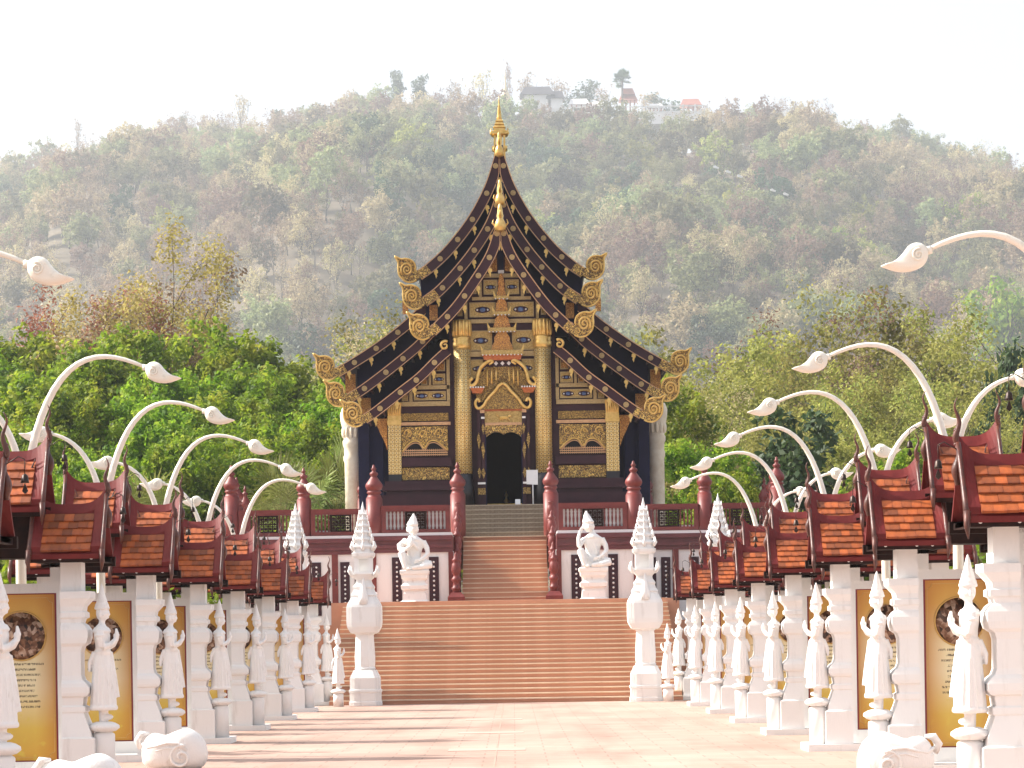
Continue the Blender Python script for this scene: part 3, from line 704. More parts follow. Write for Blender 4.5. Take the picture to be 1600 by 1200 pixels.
# gold columns with lotus capitals
for s in (-1, 1):
    a, b = L(836, 650)[0], L(862, 650)[0]; cx = s * (a + b) / 2; rad = (b - a) / 2
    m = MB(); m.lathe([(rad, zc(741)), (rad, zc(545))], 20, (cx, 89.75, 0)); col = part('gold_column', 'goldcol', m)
    m = MB(); m.lathe([(rad * 1.25, 0), (rad * 1.25, zc(765)), (rad * 1.05, zc(752)), (rad * 1.12, zc(741))], 20, (cx, 89.75, 0)); place(m).build('column_base', 'black', col)
    cap = MB(); cap.lathe([(rad * 1.0, zc(546)), (rad * 1.12, zc(542)), (rad * 1.12, zc(536)), (rad * 1.02, zc(534)), (rad * 1.1, zc(530)), (rad * 1.05, zc(527))], 20, (cx, 89.75, 0))
    for k in range(14):
        an = 2 * PI * k / 14; px_, py_ = cx + rad * 1.02 * math.cos(an), 89.75 + rad * 1.02 * math.sin(an)
        cap.ball((px_, py_, zc(514)), (0.055, 0.055, 0.29), 8)
    cap.lathe([(rad * 1.0, zc(527)), (rad * 1.06, zc(501))], 16, (cx, 89.75, 0))
    place(cap).build('lotus_capital', 'goldleaf', col)
    # slim pilasters at the outer ends of the side bays
    a, b = L(947, 690)[0], L(967, 690)[0]; cx = s * (a + b) / 2; hw = (b - a) / 2
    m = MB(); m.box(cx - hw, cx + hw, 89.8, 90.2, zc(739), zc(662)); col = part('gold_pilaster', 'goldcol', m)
    m = MB(); m.box(cx - hw, cx + hw, 89.81, 90.2, zc(764), zc(739)); place(m).build('column_base', 'black', col)
    cap = MB(); cap.box(cx - hw * 1.1, cx + hw * 1.1, 89.77, 90.2, zc(662), zc(655)); cap.box(cx - hw * 1.05, cx + hw * 1.05, 89.79, 90.2, zc(655), zc(648))
    cap.rloft([(cx - hw, cx + hw, 89.8, 90.2, zc(648)), (cx - hw * 1.12, cx + hw * 1.12, 89.74, 90.2, zc(628))])
    for k in range(6): cap.ball((cx - hw + (k + .5) * hw / 3, 89.78, zc(638)), (0.035, 0.05, 0.2), 8)
    place(cap).build('lotus_capital', 'goldleaf', col)
    # carved triangular bracket outside the pilaster
    m = MB(); q = [L(968, 648), L(988, 648), L(983, 662), L(979, 672), L(974, 682), L(969, 697)]; m.prism([(s * x, z_) for x, z_ in q], 90.05, 90.15); part('carved_bracket', 'goldred', m)
    # cream stucco corner column behind
    a, b = L(1014, 720, 97.0)[0], L(1038, 720, 97.0)[0]; cx = s * (a + b) / 2; hw = (b - a) / 2
    zz = lambda py: L(1030, py, 97.0)[1]
    m = MB(); m.lathe([(hw * f, h_) for f, h_ in ((1.0, -1.0), (1.0, zz(716)), (1.12, zz(712)), (1.12, zz(706)), (1.0, zz(703)), (1.05, zz(692)), (1.2, zz(688)), (1.2, zz(682)), (1.05, zz(679)), (1.2, zz(664)), (1.45, zz(650)), (1.5, zz(640)), (1.2, zz(630)))], 20, (cx, 97, 0))
    for q in range(12): m.ball((cx + hw * 1.12 * math.cos(q * PI / 6), 97 + hw * 1.12 * math.sin(q * PI / 6), zz(668)), (0.07, 0.07, 0.22), 8)
    tag(m.build('corner_column', 'cream', None, (AX, 0, Z_PAV)), 'cream stucco corner column standing at the %s end of the temple' % ('left' if s < 0 else 'right'), 'column')

# carved panels: (x0, y0, x1, y1, gems)
def panel(x0, y0, x1, y1, gems=1, mirrored=True, mat='goldpanel'):
    a, b = L(x0, (y0 + y1) / 2)[0], L(x1, (y0 + y1) / 2)[0]; z1, z0 = L((x0 + x1) / 2, y0)[1], L((x0 + x1) / 2, y1)[1]
    for s in ((1, -1) if mirrored else (1,)):
        m = MB(); m.box(s * a, s * b, 89.96, 90.02, z0, z1); p = part('panel', mat, m)
        lo, hi = sorted((s * a, s * b)); t = 0.035
        fr = MB(); y0_, y1_ = 89.925, 89.965
        fr.box(lo, hi, y0_, y1_, z1 - t, z1); fr.box(lo, hi, y0_, y1_, z0, z0 + t); fr.box(lo, lo + t, y0_, y1_, z0 + t, z1 - t); fr.box(hi - t, hi, y0_, y1_, z0 + t, z1 - t)
        place(fr).build('panel_moulding', 'rail', p)
        for g in range(gems):
            gx = lo + (hi - lo) * (g + 0.5) / gems; gz = (z0 + z1) / 2
            k = MB(); rr = min(0.26, (hi - lo) / gems * 0.38)
            k.prism([(gx + rr * math.cos(t_ * PI / 6), gz + rr * 0.42 * math.sin(t_ * PI / 6)) for t_ in range(12)], 89.945, 89.965)
            place(k).build('lozenge', 'plum', p)
            k = MB(); k.ball((gx, 89.94, gz), (rr * 0.42, 0.03, rr * 0.30), 10)
            for e in (-1, 1): k.ball((gx + e * rr * 0.68, 89.94, gz), (rr * 0.13, 0.025, rr * 0.13), 8, 1)
            place(k).build('glass_gem', ['gem', 'plaster'], p)
for y0, y1 in ((428, 434), (464, 469), (499, 505), (549, 557)):
    hw = {428: 32, 464: 46, 499: 54, 549: 54}[y0]; crect('rail', 'rail', hw, y0, y1, 89.9, 90.01)
panel(789, 437, 811, 460, 1); panel(793, 472, 834, 495, 1); panel(800, 516, 836, 547, 1); panel(806, 561, 836, 590, 1)
panel(822, 440, 828, 458, 0); panel(845, 474, 853, 492, 0)
for s in (-1, 1):         # small triangular panels under the apex
    m = MB(); q = [L(789, 381), L(789, 424), L(808, 424), L(803, 408), L(796, 393)]; m.prism([(s * x, z_) for x, z_ in q], 89.95, 90.02); part('panel', 'goldred', m)
    for xx, y0, y1 in ((816, 434, 464), (839, 469, 499)):
        a = L(xx, 450)[0]; m = MB(); m.box(s * (a - 0.05), s * (a + 0.05), 89.93, 90.01, zc(y1), zc(y0)); part('stile', 'rail', m)
crect('king_post', 'navy', 4, 378, 428, 89.86, 90.0); crect('king_post_collar', 'plaster', 4.6, 423, 428, 89.84, 89.86)
# side bays
rect('rail', 'rail', 869, 624, 950, 631, 89.88, 90.01); rect('rail', 'rail', 869, 599, 925, 605, 89.9, 90.01); rect('stile', 'rail', 868, 556, 873, 624, 89.9, 90.0)
rect('stile', 'rail', 927, 604, 932, 624, 89.9, 90.0); rect('stile', 'rail', 897, 576, 901, 599, 89.9, 90.0)
panel(875, 608, 925, 622, 2); panel(875, 581, 895, 598, 1); panel(875, 562, 889, 577, 0, mat='goldred'); panel(903, 583, 913, 598, 0, mat='goldred'); panel(934, 611, 944, 622, 0)
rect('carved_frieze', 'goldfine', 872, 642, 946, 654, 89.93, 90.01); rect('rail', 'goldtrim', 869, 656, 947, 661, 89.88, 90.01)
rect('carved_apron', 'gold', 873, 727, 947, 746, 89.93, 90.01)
rect('sill', 'plum', 868, 712, 950, 725, 89.84, 90.01)
rect('plinth_moulding', 'plum', 868, 748, 974, 756, 89.70, 90.25); rect('plinth_moulding', 'plum', 868, 756, 978, 763, 89.58, 90.25)
rect('plinth_moulding', 'plum', 868, 763, 972, 770, 89.68, 90.25); rect('plinth_moulding', 'plum', 868, 770, 982, 790, 89.50, 90.25)
for s in (-1, 1):
    rect_b = [L(874, 664), L(946, 664)]; xa_, xb_ = rect_b[0][0], rect_b[1][0]
    m = MB(); m.box(s * xa_, s * xb_, 89.985, 90.004, zc(711), zc(664)); part('window_dark_sheet', 'shade_paint', m)  # solid near-black sheet, painted as the shade inside the window
    bot = [(946, 701), (944, 699), (936, 690), (927, 685), (918, 687), (911, 697), (904, 687), (895, 685), (886, 690), (877, 699), (874, 701)]
    q = [L(874, 663), L(946, 663)] + [L(*p) for p in bot]
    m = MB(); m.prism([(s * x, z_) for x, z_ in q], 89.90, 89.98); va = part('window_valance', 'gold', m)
    tr = MB(); tr.tube([(s * x, 89.88, z_) for x, z_ in [L(*p) for p in catmull(bot, 3)]], 0.028, 6); place(tr).build('arch_trim', 'goldleaf', va)
    tr = MB(); tr.tube([(s * x, 89.9, z_ - 0.07) for x, z_ in [L(*p) for p in catmull(bot[1:-1], 3)]], 0.022, 6); place(tr).build('arch_trim', 'goldtrim', va)
    for (u, v) in ((886, 674), (911, 676), (935, 674)):      # three raised leaf curls on the valance
        x, z_ = L(u, v); t_ = MB(); t_.tube([(s * (x + 0.15 * math.cos(a_ * .5) * (1 - a_ / 16)), 89.88, z_ + 0.19 * math.sin(a_ * .5) * (1 - a_ / 16)) for a_ in range(14)], [0.03 - 0.0015 * a_ for a_ in range(14)], 6); place(t_).build('leaf_curl', 'goldleaf', va)
    m = MB()
    for yy in (702, 705.5, 709): m.box(s * xa_, s * xb_, 89.89, 89.93, zc(yy + 0.7), zc(yy - 0.7))
    for k in range(24): xx = xa_ + (xb_ - xa_) * (k + .5) / 24; m.box(s * (xx - 0.008), s * (xx + 0.008), 89.90, 89.92, zc(711), zc(700))
    part('window_rail', 'goldtrim', m)

# ---------------- door surround
for s in (-1, 1):
    jb = MB(); jb.box(s * 29 * PX, s * 34.5 * PX, 89.72, 90.0, 0, zc(645)); jb.box(s * 35.5 * PX, s * 41 * PX, 89.78, 90.0, 0, zc(640)); jo = part('door_jamb', 'plum', jb)
    jf = MB(); jf.box(s * 27.2 * PX, s * 29 * PX, 89.75, 90.3, 0, zc(680)); place(jf).build('door_frame', 'navy', jo)
    def leafp(cx, py0, py1, hw):
        q = [(cx, py0), (cx + hw, (py0 * 2 + py1) / 3), (cx + hw * .8, (py0 + py1) / 2), (cx, py1), (cx - hw * .55, (py0 + 2 * py1) / 3), (cx - hw, (py0 + py1) / 2)]
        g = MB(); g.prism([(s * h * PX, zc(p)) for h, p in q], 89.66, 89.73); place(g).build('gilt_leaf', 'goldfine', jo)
    leafp(32, 691, 719, 3.0); leafp(38.5, 676, 703, 3.0); leafp(31.5, 662, 680, 2.8); leafp(32, 731, 749, 3.2); leafp(38.3, 731, 748, 3.0)
    for x0, x1, y0, y1, mt in ((29.2, 41, 754, 757, 'plaster'), (29.2, 34.6, 652, 655, 'plaster'), (29.2, 41, 763, 773, 'goldfine'), (29.2, 36, 641, 646, 'goldtrim')):
        g = MB(); g.box(s * x0 * PX, s * x1 * PX, 89.68, 89.74, zc(y1), zc(y0)); place(g).build('jamb_band', mt, jo)
crect('lintel_panel', 'goldpanel', 30, 643, 661, 89.82, 90.0); crect('lintel_rail', 'goldtrim', 31, 661, 665, 89.76, 90.0)
crect('lintel_edge', 'lip', 31, 639, 643, 89.78, 90.0)
g = MB()                                         # small running animal carved on the lintel
g.ball((0.03, 89.80, zc(653)), (0.17, 0.035, 0.062), 12); g.ball((0.22, 89.80, zc(650.5)), (0.065, 0.03, 0.05), 10)
for lx in (-0.12, -0.06, 0.10, 0.16): g.tube([(lx, 89.80, zc(654)), (lx + 0.05, 89.80, zc(658))], [0.025, 0.012], 6)
g.tube([(-0.13, 89.80, zc(652)), (-0.22, 89.80, zc(649)), (-0.26, 89.8, zc(646))], [0.025, 0.02, 0.008], 6)
part('carved_animal', 'goldleaf', g)
cprism('scalloped_valance', 'gold', [(0, 665), (29.5, 665), (29.5, 685), (27, 683), (23, 680), (17, 676.5), (11, 675.5), (5, 677), (0, 679.5)], 89.78, 89.95)
cprism('door_gable', 'goldfine', [(0, 601), (6, 605), (13, 614), (20, 620), (27, 630), (35, 640), (0, 640)], 89.72, 89.9)
for s in (-1, 1):
    g = MB(); q = [(0, 600), (6, 604), (12, 612), (19, 619), (25, 626), (30, 634), (37, 639), (42, 636), (43, 629), (39, 624), (36, 629)]
    g.tube([(s * h * PX, 89.68, zc(p)) for h, p in catmull(q, 4)], 0.055, 8); part('gable_serpent', 'goldleaf', g)
    g = MB(); q = [(3, 588), (9, 596), (15, 604), (21, 611), (27, 618), (32, 625)]
    for h, p in catmull(q, 2): g.prism([(s * (h - 2) * PX, zc(p + 3)), (s * (h + 3.2) * PX, zc(p - 4.5)), (s * (h + 3) * PX, zc(p + 4))], 89.74, 89.84)
    part('flame_crest', 'goldfine', g)
    g = MB(); q = [(21, 571), (15, 566.5), (19, 564.5), (27, 569), (34, 576), (38, 586), (40, 596), (45, 602), (51, 603), (52, 597), (47, 591)]
    g.tube([(s * h * PX, 89.66, zc(p)) for h, p in catmull(q, 4)], [0.035 + 0.03 * min(1, i / 12) for i in range(41)], 8); part('naga_figure', 'goldleaf', g)
    g = MB(); g.rloft([(min(s * 33, s * 47) * PX, max(s * 33, s * 47) * PX, 89.7, 90, zc(615)), (min(s * 29, s * 51) * PX, max(s * 29, s * 51) * PX, 89.62, 90, zc(607))]); part('naga_bracket', 'lip', g)
    g = MB()
    for k in range(6): g.ball((s * (30 + k * 4) * PX, 89.62, zc(606)), 0.032, 8)
    part('pearl_row', 'plaster', g)
cprism('door_tympanum', 'goldfine', [(0, 574), (26, 574), (31, 582), (36, 590), (42, 602), (43, 612), (40, 626), (0, 626)], 89.80, 89.95)
for h in (-24, -17, -10, 10, 17, 24):
    g = MB(); g.tube([(h * PX, 89.78, zc(575)), (h * PX, 89.78, zc(604))], 0.035, 6); part('fluted_rib', 'goldleaf', g)
crect('frieze', 'plum', 30, 563, 574, 89.82, 90.0)
for h in (-10, 0, 10):
    g = MB(); g.prism([(h * PX + 0.07, zc(568.5)), (h * PX, zc(565)), (h * PX - 0.07, zc(568.5)), (h * PX, zc(572))], 89.79, 89.82); part('diamond', 'plaster', g)
crect('tower_cornice', 'lip', 28, 556, 564, 89.62, 90.0, None, 3)
def platform(hw, y0, y1):
    o = crect('tower_platform', 'goldpanel', hw, y0, y1, 89.56, 90.0)
    g = MB()
    n = int(hw / 2.6)
    for k in range(n): g.ball(((-hw + (k + .5) * 2 * hw / n) * PX, 89.55, zc(y1 + 0.5)), 0.024, 6)
    place(g).build('bead_row', 'plaster', o)
    for s in (-1, 1):
        g = MB(); g.prism([(s * (hw - 4) * PX, zc(y0)), (s * (hw + 1) * PX, zc(y0 - 9)), (s * hw * PX, zc(y0))], 89.58, 89.7); place(g).build('corner_flame', 'goldleaf', o)
def tower(hw0, hw1, y0, y1):
    cprism('tower_body', 'goldred', [(0, y0), (hw1 * .5, y0), (hw1, y0 + (y1 - y0) * .3), (hw1 * 1.02, y0 + (y1 - y0) * .55), (hw0 * .9, y0 + (y1 - y0) * .72), (hw0, y1 - 1), (hw0, y1), (0, y1)], 89.64, 90.0)
platform(33, 549, 556); tower(17, 12, 520, 549); platform(22, 514, 520); tower(13.5, 10.5, 494, 514); platform(14, 489, 494); tower(10, 8, 469, 489); platform(12, 464.5, 469)
tower(7.5, 5, 445, 464.5); cprism('tower_spire', 'goldred', [(0, 428), (2.5, 432), (4.2, 440), (5.4, 447), (0, 447)], 89.66, 90.0)

# white notice on a stand, and a small card, by the door
st = thing('sign_stand', 'blank white board on a thin white pole beside the temple doorway', 'sign', (AX + L(833, 780, 88.7)[0], 88.7, Z_PAV))
m = MB(); m.tube([(0, 0, 0), (0, 0, 0.75)], 0.018, 8); m.lathe([(0.13, 0), (0.13, 0.02), (0.02, 0.03)], 12); m.build('pole', 'sign', st)
m = MB(); m.prism(catmull([(-.17, -.22), (.15, -.24), (.185, -.2), (.19, .22), (.16, .25), (-.16, .25), (-.19, .22), (-.19, -.2), (-.17, -.22)], 2)[:-1], -0.015, 0.015); m.build('board', 'sign', st, (-0.02, 0, 0.92))
m = MB(); m.rloft([(-0.09, 0.09, -0.03, 0.0, 0), (-0.085, 0.085, 0.05, 0.07, 0.22)])
tag(m.build('info_card', 'sign', None, (AX + L(809, 780, 88.9)[0], 88.9, Z_PAV)), 'small white card standing on the floor by the right door jamb', 'card')
# ================================================================== the avenue
DZ = 6.55
ZK = [DZ * (4 + k) for k in range(9)]            # statue rows, nearest first

# ---------------- printed notice board
def banner_material():
    m, nt, b = _mat('printed_banner')
    tc = _n(nt, 'ShaderNodeTexCoord'); sx = _n(nt, 'ShaderNodeSeparateXYZ'); nt.links.new(tc.outputs['Object'], sx.inputs[0])
    X, Z = sx.outputs[0], sx.outputs[2]          # X -0.44..0.44, Z -1.05..1.05
    ax = _math(nt, 'ABSOLUTE', X)
    base = _ramp(nt, _math(nt, 'MULTIPLY_ADD', Z, 0.47, 0.5), [(0.0, (0.55, 0.28, 0.03)), (0.2, (0.62, 0.42, 0.07)), (0.45, (0.76, 0.66, 0.42)), (0.62, (0.76, 0.66, 0.40)), (0.85, (0.66, 0.40, 0.08)), (1.0, (0.58, 0.28, 0.04))])
    side = _ramp(nt, ax, [(0.16, (0, 0, 0)), (0.40, (1, 1, 1))])
    col = _mix(nt, _math(nt, 'MULTIPLY', side, 0.75), base, (0.46, 0.18, 0.02))
    no = _n(nt, 'ShaderNodeTexNoise'); no.inputs['Scale'].default_value = 9; nt.links.new(tc.outputs['Object'], no.inputs['Vector'])
    spark = _math(nt, 'MULTIPLY', _ramp(nt, no.outputs[0], [(0.60, (0, 0, 0)), (0.72, (1, 1, 1))]), _ramp(nt, Z, [(0.0, (1, 1, 1)), (0.01, (0, 0, 0))]))
    low = _math(nt, 'LESS_THAN', Z, -0.45)
    col = _mix(nt, _math(nt, 'MULTIPLY', _math(nt, 'MULTIPLY', spark, low), 0.6), col, (0.62, 0.48, 0.07))
    # lines of script: rows broken into letters by noise
    row = _math(nt, 'FRACT', _math(nt, 'MULTIPLY', Z, 15.0))
    inrow = _math(nt, 'MULTIPLY', _math(nt, 'GREATER_THAN', row, 0.32), _math(nt, 'LESS_THAN', row, 0.72))
    rid = _math(nt, 'FLOOR', _math(nt, 'MULTIPLY', Z, 15.0))
    cmb = _n(nt, 'ShaderNodeCombineXYZ'); nt.links.new(_math(nt, 'MULTIPLY', X, 110.0), cmb.inputs[0]); nt.links.new(_math(nt, 'MULTIPLY', rid, 7.3), cmb.inputs[1]); nt.links.new(_math(nt, 'MULTIPLY', row, 3.0), cmb.inputs[2])
    n2 = _n(nt, 'ShaderNodeTexNoise'); n2.inputs['Scale'].default_value = 1.0; n2.inputs['Detail'].default_value = 1; nt.links.new(cmb.outputs[0], n2.inputs['Vector'])
    wn_ = _n(nt, 'ShaderNodeTexWhiteNoise'); wn_.noise_dimensions = '1D'; nt.links.new(rid, wn_.inputs['W'])
    halfw = _math(nt, 'MULTIPLY_ADD', wn_.outputs['Value'], 0.14, 0.15)
    txt = _math(nt, 'MULTIPLY', inrow, _math(nt, 'GREATER_THAN', n2.outputs[0], 0.47))
    txt = _math(nt, 'MULTIPLY', txt, _math(nt, 'LESS_THAN', ax, halfw))
    txt = _math(nt, 'MULTIPLY', txt, _math(nt, 'MULTIPLY', _math(nt, 'LESS_THAN', Z, 0.20), _math(nt, 'GREATER_THAN', Z, -0.40)))
    col = _mix(nt, _math(nt, 'MULTIPLY', txt, 0.85), col, (0.07, 0.045, 0.02))
    nt.links.new(col, b.inputs['Base Color']); b.inputs['Roughness'].default_value = 0.35
    return m
M['banner'] = banner_material()
M['bannerred'] = mottled('banner_crimson_border', (0.18, 0.012, 0.02), (0.22, 0.018, 0.025), 3, 0.35, 0)
M['bannergold'] = mottled('banner_gold_line', (0.52, 0.30, 0.08), (0.58, 0.36, 0.10), 3, 0.35, 0)
def photo_material():
    m, nt, b = _mat('printed_sepia_photo')
    co = _coord(nt, 17.0)
    oi = _n(nt, 'ShaderNodeObjectInfo')
    cb = _n(nt, 'ShaderNodeCombineXYZ'); nt.links.new(_math(nt, 'MULTIPLY', oi.outputs['Random'], 40.0), cb.inputs[1])
    va = _n(nt, 'ShaderNodeVectorMath', operation='ADD'); nt.links.new(co, va.inputs[0]); nt.links.new(cb.outputs[0], va.inputs[1])
    vo = _n(nt, 'ShaderNodeTexVoronoi'); vo.inputs['Scale'].default_value = 1; nt.links.new(va.outputs[0], vo.inputs['Vector'])
    no = _n(nt, 'ShaderNodeTexNoise'); no.inputs['Scale'].default_value = 0.8; no.inputs['Detail'].default_value = 5; nt.links.new(va.outputs[0], no.inputs['Vector'])
    sx = _n(nt, 'ShaderNodeSeparateColor'); nt.links.new(vo.outputs['Color'], sx.inputs[0])
    v = _math(nt, 'ADD', _math(nt, 'MULTIPLY', sx.outputs[0], 0.45), _math(nt, 'MULTIPLY', no.outputs[0], 0.7))
    col = _ramp(nt, v, [(0.30, (0.012, 0.006, 0.004)), (0.50, (0.07, 0.025, 0.012)), (0.66, (0.22, 0.10, 0.05)), (0.82, (0.50, 0.36, 0.27))])
    nt.links.new(col, b.inputs['Base Color']); b.inputs['Roughness'].default_value = 0.35
    return m
M['photo'] = photo_material()

# ---------------- little tiered roof
HW_R = 0.43
def ridge_z(u, z1): return z1 + 0.20 * abs(u) ** 4
def make_roof(tname, s, cx, cy, z0, z1, dy, rows, cols):
    """parts of one small roof: ridge along x, front slope towards the viewer; returns [(name, mesh, loc)]"""
    out = []; h = HW_R; n = 12
    us = [-1 + 2 * i / n for i in range(n + 1)]
    def slope_pt(u, v, side, lift=0.0):       # v 0 ridge .. 1 eave, side -1 front
        zr = ridge_z(u, z1); z = zr + (z0 - zr) * v - 0.05 * math.sin(PI * v)
        return (u * h, side * (0.035 + dy * v) , z + lift)
    # red base slopes (both), with thickness
    m = MB()
    for side in (-1, 1):
        for lift in (0.0, -0.06):
            vs = [slope_pt(u, v / 4, side, lift) for v in range(5) for u in us]
            fs = [(a * (n + 1) + i, a * (n + 1) + i + 1, (a + 1) * (n + 1) + i + 1, (a + 1) * (n + 1) + i) for a in range(4) for i in range(n)]
            m.add(vs, fs, 0)
        for e in (0, n):                       # closed ends
            vs = [slope_pt(us[e], v / 4, side, l) for v in range(5) for l in (0.0, -0.06)]
            m.add(vs, [(2 * a, 2 * a + 1, 2 * a + 3, 2 * a + 2) for a in range(4)])
        vs = [slope_pt(u, 1, side, l) for u in us for l in (0.0, -0.06)]
        m.add(vs, [(2 * a, 2 * a + 1, 2 * a + 3, 2 * a + 2) for a in range(n)])
    out.append(('roof_board', m, 'redroof', (0, 0, 0)))
    # raised red surround on the front slope: sides and top
    m = MB()
    def patch(u0, u1, v0, v1, nu, lift=0.078, th=0.07):
        k = nu + 1
        vs = []
        for l in (lift, lift - th):
            for b in range(4):
                v = v0 + (v1 - v0) * b / 3
                vs += [slope_pt(u0 + (u1 - u0) * i / nu, v, -1, l) for i in range(k)]
        fs = [(b * k + i, b * k + i + 1, (b + 1) * k + i + 1, (b + 1) * k + i) for b in range(3) for i in range(nu)]
        m.add(vs, fs); o = len(m.v) - len(vs); q = 4 * k
        for i in range(nu):
            m.f += [(o + i, o + q + i, o + q + i + 1, o + i + 1), (o + 3 * k + i + 1, o + q + 3 * k + i + 1, o + q + 3 * k + i, o + 3 * k + i)]; m.m += [0, 0]; m.sm += [False] * 2
        for b in range(3):
            m.f += [(o + b * k, o + (b + 1) * k, o + q + (b + 1) * k, o + q + b * k), (o + b * k + nu, o + q + b * k + nu, o + q + (b + 1) * k + nu, o + (b + 1) * k + nu)]; m.m += [0, 0]; m.sm += [False] * 2
    patch(-1.0, -0.70, 0.0, 0.97, 3); patch(0.70, 1.0, 0.0, 0.97, 3); patch(-0.70, 0.70, 0.0, 0.16, 10)
    out.append(('barge_surround', m, 'redroof', (0, 0, 0)))
    m = MB()                                     # curved ridge cap
    m.strip([(u * h, ridge_z(u, z1) + 0.045) for u in us], [(u * h, ridge_z(u, z1) - 0.06) for u in us], -0.05, 0.05)
    out.append(('ridge_cap', m, 'redroof', (0, 0, 0)))
    # tiles in courses
    v0, v1 = 0.165, 1.0
    tw = 1.40 * h / cols; sl = math.atan2(z1 - z0, dy)
    t = MB(); tl = math.hypot(z1 - z0, dy) * (v1 - v0) / rows * 1.12
    t.rloft([(-tw * .492, tw * .492, -tl, 0, -0.016), (-tw * .492, tw * .492, -tl, 0.0, 0.016)])
    rot = Matrix.Rotation(sl - 0.17, 4, 'X')
    t.v = [tuple(rot @ Vector(p)) for p in t.v]
    tiles = []
    for r in range(rows):
        shift = 0.0 if r % 2 == 0 else 0.5
        nc = cols if r % 2 == 0 else cols + 1
        for c in range(nc):
            uc = -0.70 + 1.40 * (c + 0.5 - shift) / cols
            if r % 2 and c in (0, nc - 1): uc = -0.70 + 1.40 * 0.25 / cols if c == 0 else 0.70 - 1.40 * 0.25 / cols
            p = slope_pt(uc, v0 + (v1 - v0) * r / rows, -1, 0.0)
            p = (p[0], p[1], z1 + (z0 - z1) * (v0 + (v1 - v0) * r / rows) + 0.035)
            tiles.append((p, 0.5 if (r % 2 and c in (0, nc - 1)) else 1.0))
    # wavy carved finials at both ridge ends
    fins = []
    for e in (-1, 1):
        m = MB(); zt = z1 + 0.20
        path, rad = [], []
        for i in range(26):
            q = i / 25
            zz = zt - 0.42 + q * 0.86
            wob = 0.022 * math.sin(q * 17 + (0 if e > 0 else 2.0)) * (0.25 + q)
            path.append((e * (h + 0.018) + wob, -0.05 + (0.05 - 0.10 * q) * 0.6, zz))
            rad.append(0.020 + 0.030 * math.exp(-((q - 0.16) / 0.12) ** 2) + 0.012 * math.exp(-((q - 0.55) / 0.05) ** 2) if q < 0.6 else 0.026 * (1.02 - q) / 0.42 + 0.003)
        m.tube(path, rad, 8)
        for i in range(5):                       # notched back of the carving
            m.ball((e * (h + 0.03), -0.05, zt - 0.02 + i * 0.035), (0.026, 0.03, 0.02), 6)
        # hanging lower tail boards along the gable edge
        m.tube([(e * (h + 0.012), -0.06 - dy * v, ridge_z(1, z1) + (z0 - ridge_z(1, z1)) * v - 0.01) for v in (0.0, 0.25, 0.5, 0.75, 1.02)], [0.030, 0.027, 0.026, 0.03, 0.036], 6)
        m.tube([(e * (h + 0.012), -0.06 - dy * 1.0, z0 + 0.05), (e * (h + 0.02), -0.09 - dy, z0 - 0.10), (e * (h + 0.005), -0.07 - dy, z0 - 0.22)], [0.036, 0.03, 0.006], 6)
        fins.append(m)
    return out, t, tiles, fins

def shift_mb(m, s, cx, cy):
    k = MB(); k.v = [(s * (x + cx), y + cy, z) for x, y, z in m.v]; k.f = [tuple(reversed(f)) if s < 0 else f for f in m.f]; k.m = list(m.m); k.sm = list(m.sm); return k

POST = [(0.0, 0.40, 0.26), (0.50, 0.40, 0.26), (0.52, 0.36, 0.23), (0.60, 0.345, 0.215), (0.74, 0.29, 0.185), (0.82, 0.265, 0.17), (0.84, 0.285, 0.18), (0.90, 0.285, 0.18), (0.92, 0.25, 0.16),
        (1.02, 0.265, 0.165), (1.04, 0.31, 0.195), (1.08, 0.335, 0.205), (1.15, 0.335, 0.205), (1.20, 0.30, 0.19), (1.24, 0.255, 0.16), (1.30, 0.235, 0.15), (1.60, 0.235, 0.15), (1.67, 0.255, 0.16), (1.71, 0.31, 0.19),
        (1.78, 0.33, 0.20), (1.88, 0.33, 0.20), (1.94, 0.29, 0.18), (1.97, 0.25, 0.16), (2.02, 0.265, 0.165), (2.04, 0.30, 0.185), (2.10, 0.30, 0.185), (2.12, 0.27, 0.17), (2.18, 0.28, 0.175), (2.24, 0.33, 0.20), (2.28, 0.365, 0.22), (2.37, 0.37, 0.22),
        (2.372, 0.257, 0.15), (2.74, 0.257, 0.15)]
CXU = 5.85                                        # centre of a shelter, from the avenue axis
